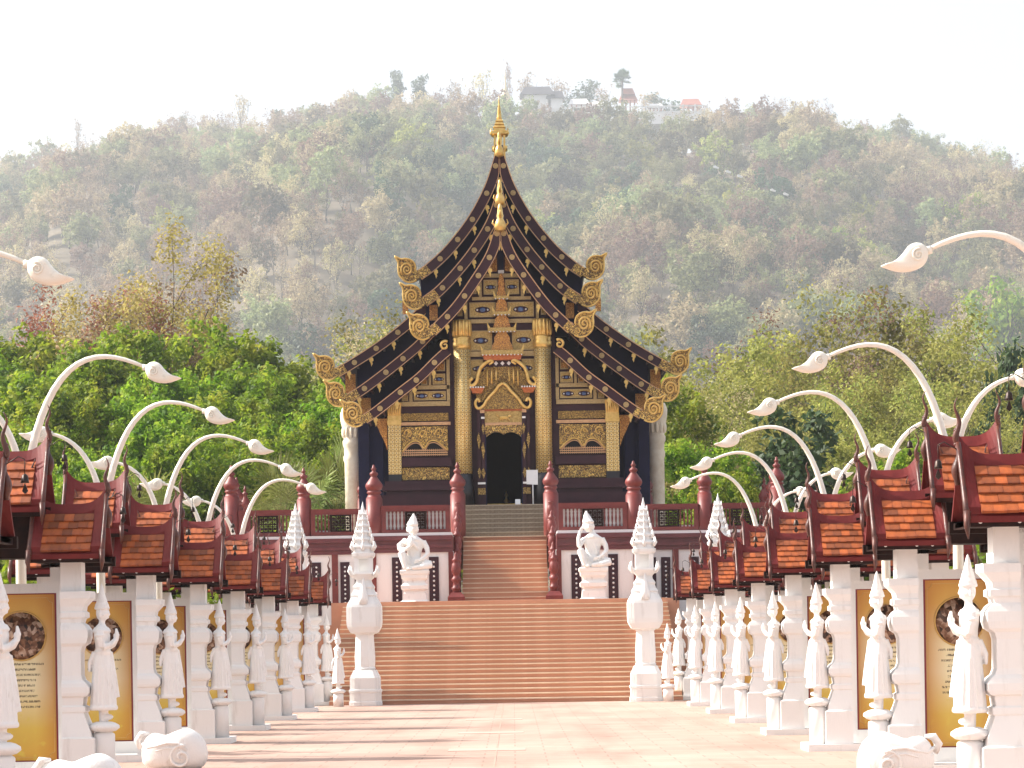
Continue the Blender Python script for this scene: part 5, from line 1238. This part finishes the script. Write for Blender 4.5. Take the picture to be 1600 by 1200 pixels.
# ================================================================== trees
def leaves_arrays(centers, normals_bias, size, n_each, spread, droop=0.3, rng=RNG):
    """quads scattered in clumps; returns verts (N*4,3)"""
    C = np.repeat(centers, n_each, axis=0); N = len(C)
    d = rng.normal(size=(N, 3)); d /= np.linalg.norm(d, axis=1, keepdims=True)
    rad = rng.random(N) ** 0.45
    P = C + d * rad[:, None] * spread
    nrm = d * 0.75 + rng.normal(size=(N, 3)) * 0.55 + np.array([0, 0, 0.55]); nrm /= np.linalg.norm(nrm, axis=1, keepdims=True)
    t = np.cross(nrm, rng.normal(size=(N, 3))); t /= np.linalg.norm(t, axis=1, keepdims=True)
    t[:, 2] -= droop; t /= np.linalg.norm(t, axis=1, keepdims=True)
    b = np.cross(nrm, t); b /= np.linalg.norm(b, axis=1, keepdims=True)
    s = (size * (0.65 + 0.7 * rng.random(N)))[:, None]
    V = np.stack([P - t * s * .5, P + b * s * .30, P + t * s * .62, P - b * s * .30], axis=1)
    return V.reshape(-1, 3)
def leaf_mesh(name, V, mat):
    n = len(V) // 4
    me = bpy.data.meshes.new(name); me.vertices.add(4 * n); me.vertices.foreach_set('co', V.astype(np.float32).ravel())
    me.loops.add(4 * n); me.loops.foreach_set('vertex_index', np.arange(4 * n, dtype=np.int32))
    me.polygons.add(n); me.polygons.foreach_set('loop_start', np.arange(0, 4 * n, 4, dtype=np.int32)); me.polygons.foreach_set('loop_total', np.full(n, 4, np.int32))
    me.materials.append(M[mat]); me.update(calc_edges=True); me.validate(); return me
def branchy(h, r0, spread, n_limb, levels, seed, crown_lo=0.35, up=0.6):
    """trunk and limbs; returns (MB, tip points)"""
    rn = random.Random(seed); m = MB(); tips = []
    def grow(p, d, ln, r, lv):
        pts = [p]; q = Vector(p); dd = Vector(d)
        for i in range(3):
            dd = (dd + Vector((rn.uniform(-.22, .22), rn.uniform(-.22, .22), rn.uniform(-.05, .2)))).normalized(); q = q + dd * ln / 3; pts.append(tuple(q))
        m.tube(pts, [r, r * .8, r * .62, r * .45], 6 if lv else 8)
        if lv >= levels: tips.append(tuple(q)); tips.append(pts[2]); return
        for k in range(rn.randint(2, 3) if lv else n_limb):
            st = Vector(pts[rn.choice([1, 2, 3])]) if lv else Vector(pts[0]).lerp(Vector(pts[3]), rn.uniform(crown_lo, 1.0))
            a = rn.uniform(0, 2 * PI); nd = Vector((math.cos(a) * spread, math.sin(a) * spread, up + rn.uniform(-.25, .5))).normalized()
            nd = (nd + dd * 0.35).normalized()
            grow(tuple(st), nd, ln * (rn.uniform(.42, .6) if lv == 0 else rn.uniform(.5, .7)), r * .45, lv + 1)
        tips.append(tuple(q))
    grow((0, 0, 0), (0, 0, 1), h, r0, 0)
    return m, np.array(tips)
def tree_template(seed, h, spread, n_limb, leaf, n_each, clump, mat, droop=0.35, r0=0.2, levels=2, crown_lo=0.3, keep=1.0, up=0.6):
    m, tips = branchy(h * 0.78, r0, spread, n_limb, levels, seed, crown_lo, up)
    rng = np.random.default_rng(seed)
    if keep < 1: tips = tips[rng.random(len(tips)) < keep]
    j = np.concatenate([tips, tips + rng.normal(size=tips.shape) * clump * 0.8])
    V = leaves_arrays(j, None, leaf, n_each, clump, droop, rng)
    k = h / max(np.percentile(V[:, 2], 99.7), max(p[2] for p in m.v)); V *= k; m.v = [(x * k, y * k, z * k) for x, y, z in m.v]
    return m.mesh('trunk', 'bark'), leaf_mesh('crown', V, mat)
def dense_template(seed, h, rx, n_clump, leaf, n_each, clump, mat, lo=0.12, droop=0.4):
    """full crown down to the ground, clumps on an uneven shell and inside"""
    rng = np.random.default_rng(seed); m, tips = branchy(h * 0.5, h * 0.014, 0.55, 8, 1, seed, 0.25)
    C = []
    lobes = [(rng.uniform(-.55, .55) * rx, rng.uniform(-.55, .55) * rx, h * rng.uniform(0.35, 0.85), rx * rng.uniform(.42, .68), h * rng.uniform(.13, .24)) for _ in range(9)] + [(0, 0, h * .5, rx * .8, h * .36)]
    for _ in range(n_clump):
        lx, ly, lz, lr, lh = lobes[rng.integers(len(lobes))]; d = rng.normal(size=3); d /= np.linalg.norm(d); k = rng.uniform(.7, 1.06)
        z = lz + d[2] * lh * k
        if z < h * lo: z = h * rng.uniform(lo, .4)
        C.append((lx + d[0] * lr * k, ly + d[1] * lr * k, z))
    V = leaves_arrays(np.array(C), None, leaf, n_each, clump, droop, rng)
    k = h / max(np.percentile(V[:, 2], 99.7), max(p[2] for p in m.v)); V *= k; m.v = [(x * k, y * k, z * k) for x, y, z in m.v]
    return m.mesh('trunk', 'bark'), leaf_mesh('crown', V, mat)
def put_tree(tpl, name, x, y, z, sc, label, cat='tree', group=None, rz=None, names=('trunk', 'crown')):
    t = thing(name, label, cat, (x, y, z), group, random.uniform(0, 6.28) if rz is None else rz)
    t.scale = (sc,) * 3 if not hasattr(sc, '__len__') else sc
    for nm, me_ in zip(names, tpl): obj(nm, me_, t)
    return t
GREEN = [dense_template(100 + i, 15, 4.6, 660, 0.255, 54, 0.52, 'leaf_green') for i in range(4)]
OLIVE = [tree_template(200 + i, 15, 0.95, 12, 0.19, 80, 1.05, 'leaf_olive', r0=0.14, keep=0.95) for i in range(4)]
YELLOW = [tree_template(300 + i, 26, 0.8, 16, 0.30, 110, 1.5, 'leaf_yellow', r0=0.2, keep=0.95, up=0.9) for i in range(2)]
ODENSE = [dense_template(230 + i, 15, 4.8, 420, 0.22, 44, 0.6, 'leaf_olive', lo=0.3) for i in range(2)]
RUST = [tree_template(330, 22, 0.95, 14, 0.30, 110, 1.5, 'leaf_rust', r0=0.18)]
BROWN = [tree_template(340 + i, 20, 0.85, 14, 0.24, 70, 1.3, 'leaf_brown', r0=0.16, keep=0.95, up=0.85) for i in range(2)]
DARK = [dense_template(360, 8, 2.6, 160, 0.28, 34, 0.5, 'leaf_dark')]

def top_at(px, py, Y, h):          # scale so that the crown top meets the pixel row
    x, z = at(px, py, Y); return x, max(0.3, z / h)
NTH = ORD + ['thirteenth', 'fourteenth', 'fifteenth']
# left grove: (px, top py, Y)
grove = [(-40, 520, 150), (45, 500, 158), (120, 495, 150), (200, 520, 146), (30, 560, 132), (110, 575, 128), (250, 560, 140), (320, 545, 138), (362, 492, 152), (420, 508, 150), (470, 545, 146), (520, 560, 144), (180, 600, 126), (270, 610, 124), (380, 590, 128), (455, 600, 126), (330, 640, 118), (70, 640, 116), (520, 640, 122), (230, 660, 114), (430, 665, 114), (150, 690, 110), (560, 600, 140), (600, 560, 160), (-20, 640, 120), (500, 690, 112)]
for i, (px, py, Y) in enumerate(grove):
    x, sc = top_at(px, py, Y, 15)
    row = 0 if Y >= 138 else (1 if Y >= 122 else 2); same = sorted(g[0] for g in grove if (0 if g[2] >= 138 else (1 if g[2] >= 122 else 2)) == row)
    lab = '%s in the left grove, %s from the left' % (['tall bright green tree in the back row', 'bright green tree in the middle row', 'low leafy tree in the front row'][row].replace(' in the', ' of the'), NTH[same.index(px)])
    put_tree(GREEN[i % 4], 'leafy_tree', x, Y, -0.02, (sc * 0.92, sc * 0.92, sc * 0.94), lab, group='trees of the left grove')
for i, (px, py, Y, tp, lab) in enumerate([(275, 372, 185, YELLOW[0], 'tall yellowing half bare tree above the left grove'), (215, 420, 180, YELLOW[1], 'yellow green tree left of the tall half bare tree'), (325, 420, 185, BROWN[0], 'thin brown leafless tree right of the tall yellowing tree'),
                                          (155, 438, 180, RUST[0], 'rust orange leaved tree above the left grove'), (18, 455, 175, BROWN[1], 'pale withered tree at the far left above the grove'), (475, 500, 200, BROWN[1], 'pale brown withered tree left of the temple roof'),
                                          (600, 482, 205, OLIVE[0], 'olive tree touching the left roof scrolls of the temple'), (560, 515, 190, OLIVE[2], 'olive green tree behind the left roof edge of the temple')]):
    h = {id(YELLOW[0]): 26, id(YELLOW[1]): 26, id(RUST[0]): 22, id(BROWN[0]): 20, id(BROWN[1]): 20}.get(id(tp), 15)
    x, sc = top_at(px, py, Y, h); put_tree(tp, 'dry_tree', x, Y, -0.02, sc, lab)
# right side: open olive woodland
right = [(985, 505, 190), (1080, 560, 160), (1130, 520, 175), (1190, 500, 180), (1240, 525, 165), (1300, 470, 190), (1360, 455, 195), (1430, 445, 195), (1490, 455, 190), (1550, 520, 170), (1620, 500, 175), (1060, 620, 145), (1120, 600, 150), (1200, 600, 140), (1290, 580, 150), (1370, 560, 150), (1450, 570, 145), (1530, 600, 140), (1040, 680, 125), (1160, 680, 128), (1260, 660, 128), (1330, 650, 126), (1420, 650, 128), (1590, 640, 125), (1090, 720, 118), (1500, 680, 118)]
for i, (px, py, Y) in enumerate(right):
    x, sc = top_at(px, py, Y, 15 if i % 7 != 5 else 20)
    tp = (OLIVE[i % 4] if i % 3 else ODENSE[(i // 3) % 2]) if i % 7 != 5 else BROWN[i % 2]
    rw = lambda y_: 0 if y_ >= 160 else (1 if y_ >= 135 else 2)
    same = sorted(g[0] for g in right if rw(g[2]) == rw(Y)); lab = '%s of the right woodland, %s from the left' % (['tall sparse olive tree in the back row', 'olive leaved tree in the middle row', 'lower olive tree in the front row'][rw(Y)], NTH[same.index(px)])
    put_tree(tp, 'olive_tree', x, Y, -0.02, (sc * 0.95, sc * 0.95, sc * (1.04 if tp[1].name.startswith('x') else 0.97)), lab, group='trees of the right woodland')
for px, py, Y, tp, lab, sc in ((1245, 640, 120, DARK[0], 'dark green dense tree among the right lamps', None), (1585, 545, 160, DARK[0], 'dark green tree at the far right edge behind the roofs', None), (1040, 610, 140, GREEN[1], 'green leafy tree just right of the temple', None), (1100, 690, 112, GREEN[2], 'bright green bushy tree behind the right side lattice balustrade', None), (1170, 740, 108, GREEN[0], 'low bright green bush tree behind the outer right balustrade', None), (1390, 690, 112, GREEN[3], 'bushy green tree behind the right row of roofs', None)):
    x, s_ = top_at(px, py, Y, 8 if tp is DARK[0] else 15); put_tree(tp, 'bushy_tree', x, Y, -0.02, (min(s_, 1.3),) * 2 + (s_,), lab)

# fan palms beside the terrace
def fan_palm(seed, h, n_leaf, rl):
    rn = random.Random(seed); tr = MB(); tr.tube([(0, 0, 0), (0.03, 0, h * .5), (0, 0.02, h)], [0.16, 0.12, 0.13], 8)
    fr = MB()
    for k in range(n_leaf):
        a = rn.uniform(0, 2 * PI); el = rn.uniform(-0.15, 1.35); d = Vector((math.cos(a) * math.cos(el), math.sin(a) * math.cos(el), math.sin(el)))
        c = Vector((0, 0, h)) + d * rl * 0.75; fr.tube([(0, 0, h), tuple(c)], [0.018, 0.012], 4)
        side = d.cross(Vector((0, 0, 1))); side = side.normalized() if side.length > .1 else Vector((1, 0, 0)); nrm = side.cross(d).normalized()
        for q in range(17):
            an = -1.75 + 3.5 * q / 16; dr = (d * math.cos(an) + side * math.sin(an)).normalized(); L_ = rl * rn.uniform(.75, 1.0); w_ = dr.cross(nrm).normalized() * 0.035
            p1 = c + dr * L_ * .55 + nrm * 0.03; p2 = c + dr * L_ - Vector((0, 0, 0.12))
            fr.add([tuple(c), tuple(p1 + w_), tuple(p2), tuple(p1 - w_)], [(0, 1, 2, 3)])
    me_ = fr.mesh('fronds', 'palm'); return tr.mesh('trunk', 'bark'), me_
PALM = [fan_palm(5, 3.6, 16, 1.1), fan_palm(9, 4.2, 18, 1.2)]
for i, (px, py, Y, lab) in enumerate([(437, 760, 96, 'spiky fan palm behind the left balustrade'), (478, 765, 98, 'fan palm half hidden by the left side post'), (522, 748, 99, 'bright fan palm next to the left corner column of the temple'), (232, 775, 94, 'fan palm peeking over the left roofs'), (545, 735, 104, 'tall fan palm against the left corner column of the temple')]):
    x, z = at(px, py, Y); tp = PALM[i % 2]; hh = (4.4, 5.0)[i % 2]; put_tree(tp, 'fan_palm', x, Y, 0, (1, 1, (z) / hh), lab, names=('trunk', 'fronds'))
# clipped bushes between the shelters and the boundary wall
BUSH = dense_template(400, 2.4, 0.8, 60, 0.10, 34, 0.22, 'leaf_green')
for i, (px, py, Y, lab) in enumerate([(30, 855, 42, 'round green bush seen under the nearest left roofs'), (1495, 850, 42, 'green bush seen under the nearest right roofs'), (1360, 880, 52, 'green bush under the second right roof'), (225, 930, 50, 'green bush behind the second left panel'), (300, 925, 56, 'green bush behind the third left panel')]):
    x, z = at(px, py, Y); put_tree(BUSH, 'garden_bush', x, Y, 0, z / 2.3, lab, 'bush', names=('stem', 'foliage'))

# ================================================================== the wooded hill
hidden = bpy.data.collections.new('forest_kinds')
def hill_kind(nm, tpl):
    bmv = bmesh.new(); bmv.from_mesh(tpl[0]); k = len(bmv.faces); bmv.from_mesh(tpl[1]); me_ = bpy.data.meshes.new(nm); bmv.to_mesh(me_); bmv.free()
    me_.materials.append(tpl[0].materials[0]); me_.materials.append(tpl[1].materials[0])
    idx = np.zeros(len(me_.polygons), np.int32); idx[k:] = 1; me_.polygons.foreach_set('material_index', idx); me_.update()
    o = bpy.data.objects.new(nm, me_); hidden.objects.link(o); return o
kinds = []
for i, (mat, dense, n_each, leaf, up, keep, h) in enumerate([('leaf_hill', 1, 16, 0.62, .7, 1, 12), ('leaf_brown', 0, 12, 0.5, .9, .9, 13), ('leaf_hill', 0, 20, 0.55, .6, 1, 12), ('leaf_brown', 1, 13, 0.55, .8, .9, 13), ('leaf_olive', 1, 18, 0.62, .7, 1, 12),
                                                   ('leaf_brown', 0, 7, 0.45, 1.0, .7, 15), ('leaf_hill', 1, 14, 0.6, .9, .9, 14), ('leaf_dark', 1, 18, 0.6, .7, 1, 12)]):
    tp = dense_template(500 + i, h, 4.2, 130, leaf, n_each, 0.8, mat, lo=0.25) if dense else tree_template(500 + i, h, 0.85, 9, leaf, n_each, 1.0, mat, r0=0.16, keep=keep, up=up, levels=2)
    kinds.append(hill_kind('forest_tree_%d' % i, tp))
rng = np.random.default_rng(77)
pts = []
for y in np.arange(345, 1150, 9.6) * HS:
    half = (900 / F_PX) * y + 45
    for x in np.arange(-half, half, 8.6 * HS):
        pts.append((x + rng.uniform(-8, 8), y + rng.uniform(-9, 9)))
pts = np.array(pts); zz = hill_z(pts[:, 0], pts[:, 1])
# the temple terrace on top and the stair cutting stay clear
clear = (np.abs(pts[:, 0] / HS - 42) < 46) & (pts[:, 1] / HS > 1075)
pts, zz = pts[~clear], zz[~clear]
patch = np.sin(pts[:, 0] * .009 + 1.3) + np.sin(pts[:, 1] * .0071 + pts[:, 0] * .0034) + rng.normal(size=len(pts)) * 0.9
kind = np.where(patch > 1.1, rng.choice([4, 7, 2, 0], len(pts)), np.where(patch < -0.7, rng.choice([1, 3, 5], len(pts)), rng.choice([0, 1, 2, 3, 6], len(pts))))
fm = bpy.data.meshes.new('hillside_forest'); fm.from_pydata(np.column_stack([pts, zz - 0.3]).tolist(), [], [])
for nm, ty, val in (('kind', 'INT', kind.astype(np.int32)), ('turn', 'FLOAT', (rng.random(len(pts)) * 6.28).astype(np.float32)), ('size', 'FLOAT', HS * ((0.8 + rng.random(len(pts)) ** 2 * 0.75) * np.where((np.abs(pts[:, 0] / HS - 42) < 60) & (pts[:, 1] / HS > 960), 0.36, 1.0)).astype(np.float32))):
    at_ = fm.attributes.new(nm, ty, 'POINT'); at_.data.foreach_set('value', val)
fo = tag(obj('hillside_forest', fm), 'hazy dry forest covering the hillside behind the temple', 'forest', kind='stuff')
ng = bpy.data.node_groups.new('forest_scatter', 'GeometryNodeTree')
ng.interface.new_socket('Geometry', in_out='INPUT', socket_type='NodeSocketGeometry'); ng.interface.new_socket('Geometry', in_out='OUTPUT', socket_type='NodeSocketGeometry')
gi = ng.nodes.new('NodeGroupInput'); go = ng.nodes.new('NodeGroupOutput'); ip = ng.nodes.new('GeometryNodeInstanceOnPoints'); ci = ng.nodes.new('GeometryNodeCollectionInfo')
ci.inputs['Collection'].default_value = hidden; ci.inputs['Separate Children'].default_value = True; ci.inputs['Reset Children'].default_value = True
def attr(nm, ty):
    n = ng.nodes.new('GeometryNodeInputNamedAttribute'); n.data_type = ty; n.inputs['Name'].default_value = nm; return n.outputs['Attribute']
cx_ = ng.nodes.new('ShaderNodeCombineXYZ'); ng.links.new(attr('turn', 'FLOAT'), cx_.inputs[2])
ng.links.new(gi.outputs[0], ip.inputs['Points']); ng.links.new(ci.outputs[0], ip.inputs['Instance']); ip.inputs['Pick Instance'].default_value = True
ng.links.new(attr('kind', 'INT'), ip.inputs['Instance Index']); ng.links.new(cx_.outputs[0], ip.inputs['Rotation']); ng.links.new(attr('size', 'FLOAT'), ip.inputs['Scale'])
ng.links.new(ip.outputs[0], go.inputs[0])
md = fo.modifiers.new('scatter', 'NODES'); md.node_group = ng

# trees that stand out along the skyline and on the slope
HILLT = [tuple(k.data for k in ())]
def sky_tree(px, top, Y, tp, h, lab, nm='skyline_tree', wide=1.0):
    Y = Y * HS; x, zt = at(px, top, Y); zg = float(hill_z(x, Y)); sc = max(0.4, (zt - zg) / h); wide *= min(1.0, 1.9 * HS / sc); put_tree(tp, nm, x, Y, zg - 0.5, (sc * wide, sc * wide, sc), lab)
BIGO = tree_template(601, 16, 0.6, 9, 0.7, 12, 1.1, 'leaf_dark', r0=0.2, up=1.0); BIGB = tree_template(602, 16, 0.5, 9, 0.5, 6, 1.0, 'leaf_brown', r0=0.2, up=1.2, keep=.7); BIGG = tree_template(603, 13, 0.9, 10, 0.65, 16, 1.1, 'leaf_green', r0=0.2)
for px, top, Y, tp, h, lab, wd in [(283, 182, 1080, BIGO, 15, 'pointed dark tree on the left skyline', .7), (375, 152, 1090, BIGB, 15, 'wispy bare crowned tree on the left skyline', 1.0), (430, 172, 1085, BIGO, 15, 'broad bluish green tree on the left skyline', 1.1), (540, 150, 1090, BIGO, 15, 'dark round tree on the skyline left of the spire', 1.0), (618, 112, 1095, BIGO, 15, 'tallest dark tree on the skyline left of the spire', .8), (650, 120, 1095, BIGO, 15, 'tall dark tree next to the tallest skyline tree', .8), (712, 130, 1095, BIGB, 15, 'pale branched tree on the skyline near the spire', .9), (120, 190, 1070, BIGB, 15, 'thin bare pole like tree on the far left skyline', .5), (792, 104, 1140, BIGB, 15, 'pale leafless tree above the hilltop stupa', .6), (868, 128, 1140, BIGB, 15, 'pale tree behind the hilltop roofs', 1.3), (825, 122, 1138, BIGB, 15, 'feathery pale tree right of the golden stupa', 1.2), (905, 138, 1140, BIGO, 15, 'grey green tree behind the middle of the hilltop terrace', 1.3), (940, 140, 1140, BIGB, 15, 'brownish tree left of the sugar palm', 1.3), (1015, 150, 1140, BIGB, 15, 'pale bush like tree right of the red roofed pavilion', 1.4), (1050, 152, 1140, BIGO, 15, 'low green tree behind the right end of the hilltop terrace', 1.3), (1095, 165, 1138, BIGB, 15, 'low pale tree at the right end of the hilltop terrace', 1.3), (755, 118, 1130, BIGB, 15, 'tall pale tree left of the golden stupa', 1.1),
                                  (1145, 178, 1085, BIGO, 15, 'dark tree on the skyline right of the hilltop buildings', .8), (1290, 180, 1080, BIGO, 15, 'green tree on the right skyline', .9), (1390, 200, 1075, BIGO, 15, 'rounded tree on the right skyline before the dip', 1.0), (1490, 228, 1070, BIGB, 15, 'brownish tree on the far right skyline', 1.0), (1520, 305, 820, BIGG, 12.5, 'light green tree standing out on the right slope', 1.0), (1310, 355, 760, BIGG, 12.5, 'light green tree midway up the right slope', 1.1), (1580, 440, 560, BIGG, 12.5, 'light green tree low on the right slope at the picture edge', 1.0), (250, 240, 900, BIGG, 12.5, 'small yellow green tree on the left slope', .8), (505, 250, 930, BIGO, 15, 'dark green tree on the slope left of the roof', 1.2)]:
    sky_tree(px, top, Y, tp, h, lab, 'slope_tree' if Y < 1000 else 'skyline_tree', wd)

# ================================================================== hilltop buildings
YH = 1105.0 * HS; KH = YH / F_PX
def H(px, py): x, z = at(px, py, YH); return x, z
def hill_thing(nm, lab, cat, px, py): x, z = H(px, py); z += 9 * KH; t = thing(nm, lab, cat, (x, YH, z)); t.scale = (HS,) * 3; return t
zg = H(950, 190)[1]
t = hill_thing('hilltop_terrace', 'long white balustraded terrace wall on the hilltop', 'terrace', 950, 182)
m = MB(); L0, L1 = (858 - 950) * KH / HS, (1105 - 950) * KH / HS
m.box(L0, L1, -1, 30, -6, -1.2); m.build('deck', 'farwhite', t)
m = MB(); m.box(L0, L1, -1.2, -0.9, -1.2, -0.8); m.box(L0, L1, -1.2, -0.9, 1.1, 1.5); m.build('rail', 'farwhite', t)
for k in range(14):
    x = L0 + (L1 - L0) * k / 13; m = MB(); m.box(x - 0.3, x + 0.3, -1.3, -0.7, -1.2, 2.0); m.build('rail_post', 'farwhite', t)
for k in range(5):
    x = L0 + 4 + k * 6; m = MB(); m.box(x - 0.3, x + 0.3, -0.8, -0.2, -22, -1.2); m.build('stilt', 'farwhite', t)
m = MB(); m.prism([(L0, -1.2), (L0, 1.2), ((808 - 950) * KH / HS, -3.0), ((808 - 950) * KH / HS, -5.2)], -1.5, -0.5); m.build('ramp', 'farwhite', t)
t = hill_thing('bell_stupa', 'pale golden bell shaped stupa on the hilltop', 'stupa', 790, 170)
m = MB(); m.lathe([(2.6, -6), (2.6, 0), (2.3, 0.4), (2.2, 1.5), (1.7, 3.5), (1.1, 5), (0.8, 5.6), (0.9, 6), (0.5, 7), (0.25, 10), (0.05, 14)], 16); m.build('bell', 'fargold', t)
def far_hall(px, py, w, hh, lab, tiers=2, roofmat='farroof', posts=True):
    t = hill_thing('hilltop_hall', lab, 'pavilion', px, py)
    m = MB(); m.box(-w * .42, w * .42, 0, w * .6, -3, hh * .45); m.build('wall', 'farwhite' if not posts else 'beam', t) if not posts else None
    if posts:
        for a in (-1, -0.33, .33, 1):
            for yy in (0, w * .6): m2 = MB(); m2.box(a * w * .38 - .2, a * w * .38 + .2, yy - .2, yy + .2, -3, hh * .5); m2.build('post', 'farroof', t)
    for k in range(tiers):
        z0 = hh * (.45 + .27 * k); a = w * (.56 - .14 * k); b = w * (.40 - .12 * k)
        m = MB(); m.rloft([(-a, a, -1.2 + k, w * .6 + 1.2 - k, z0), (-b, b, w * .25, w * .35, z0 + hh * (.30 if tiers > 1 else .62))]); m.build('roof', roofmat, t)
    return t
far_hall(982, 182, 7, 9.5, 'small red roofed open pavilion beside the sugar palm on the hilltop')
far_hall(840, 168, 13, 6.5, 'long brown roofed hall behind the hilltop ramp', 1, 'shingle', False)
far_hall(1080, 182, 8, 5, 'reddish roofed shelter at the right end of the hilltop terrace', 1)
far_hall(905, 180, 8, 4.5, 'white roofed stall on the hilltop terrace', 1, 'farwhite')
far_hall(868, 172, 7, 5.5, 'steep brown gabled hall right of the long hilltop hall', 1, 'shingle', False)
far_hall(935, 181, 6, 3.5, 'low pale stall left of the red roofed hilltop pavilion', 1, 'farwhite')
far_hall(1025, 184, 6, 3.5, 'low pale stall right of the red roofed hilltop pavilion', 1, 'farwhite')
for px, py, lab in ((1119, 261, 'uppermost glimpse of white stair wall on the right wooded slope'), (1138, 268, 'second glimpse of white stair wall on the right slope'), (1156, 275, 'third glimpse of white stair wall on the right slope'), (1208, 297, 'lower glimpse of white stair wall on the right slope'), (1228, 303, 'lowest glimpse of white stair wall on the right slope')):
    Y = 800.0 * HS; x, z = at(px, py, Y); k = Y / F_PX
    k *= 0.75; m = MB(); m.prism([(-6 * k, 2.0 * k), (-2 * k, 3.5 * k), (2 * k, 0.5 * k), (6 * k, -1.0 * k), (5 * k, -4 * k), (0, -3 * k), (-5 * k, -1.5 * k)], -0.8, 0.8); tag(m.build('slope_stair_wall', 'farwhite', None, (x, Y, float(z))), lab, 'wall')
# sugar palm on top
tr = MB(); tr.tube([(0, 0, -6), (0.2, 0, 6)], [0.5, 0.4], 8); fr = MB(); rn = random.Random(3)
for k in range(46):
    a = rn.uniform(0, 6.28); el = rn.uniform(-0.5, 1.5); d = Vector((math.cos(a) * math.cos(el), math.sin(a) * math.cos(el), math.sin(el))); c = Vector((0.2, 0, 6)) + d * rn.uniform(2.2, 3.6)
    side = d.cross(Vector((0, 0, 1))).normalized(); fr.tube([(0.2, 0, 6), tuple(c)], 0.08, 4)
    for q in range(9):
        an = -1.9 + 3.8 * q / 8; dr = d * math.cos(an) + side * math.sin(an); w_ = side.cross(d).cross(dr).normalized() * .28; p = c + dr * 1.0; e_ = c + dr * rn.uniform(1.7, 2.3); fr.add([tuple(c), tuple(p + w_), tuple(e_), tuple(p - w_)], [(0, 1, 2, 3)])
t = hill_thing('sugar_palm', 'round headed sugar palm on the hilltop skyline', 'palm', 972, 158); tr.build('trunk', 'bark', t); fr.build('fronds', 'leaf_dark', t)
HAZE = 0.00014
# rows of pieces too small to pick apart in the photograph
for o in SC.objects:
    if o.parent and o.name.split('.')[0] in ('peg_row', 'bead_row', 'pearl_row', 'stud_row', 'rafter_row', 'flame_crest', 'window_rail'): o['kind'] = 'stuff'
# ================================================================== haze
mb = MB(); mb.box(-3900, 3900, -320, 5500, -1.2, 610.0)
hz = tag(mb.build('haze', []), kind='stuff')
m = bpy.data.materials.new('hazy_air'); m.use_nodes = True; nt = m.node_tree
nt.nodes.remove(nt.nodes['Principled BSDF'])
pv = nt.nodes.new('ShaderNodeVolumePrincipled')
pv.inputs['Color'].default_value = (0.86, 0.93, 1.0, 1); pv.inputs['Density'].default_value = HAZE; pv.inputs['Anisotropy'].default_value = 0.25
nt.links.new(pv.outputs[0], nt.nodes['Material Output'].inputs['Volume'])
hz.data.materials.append(m)
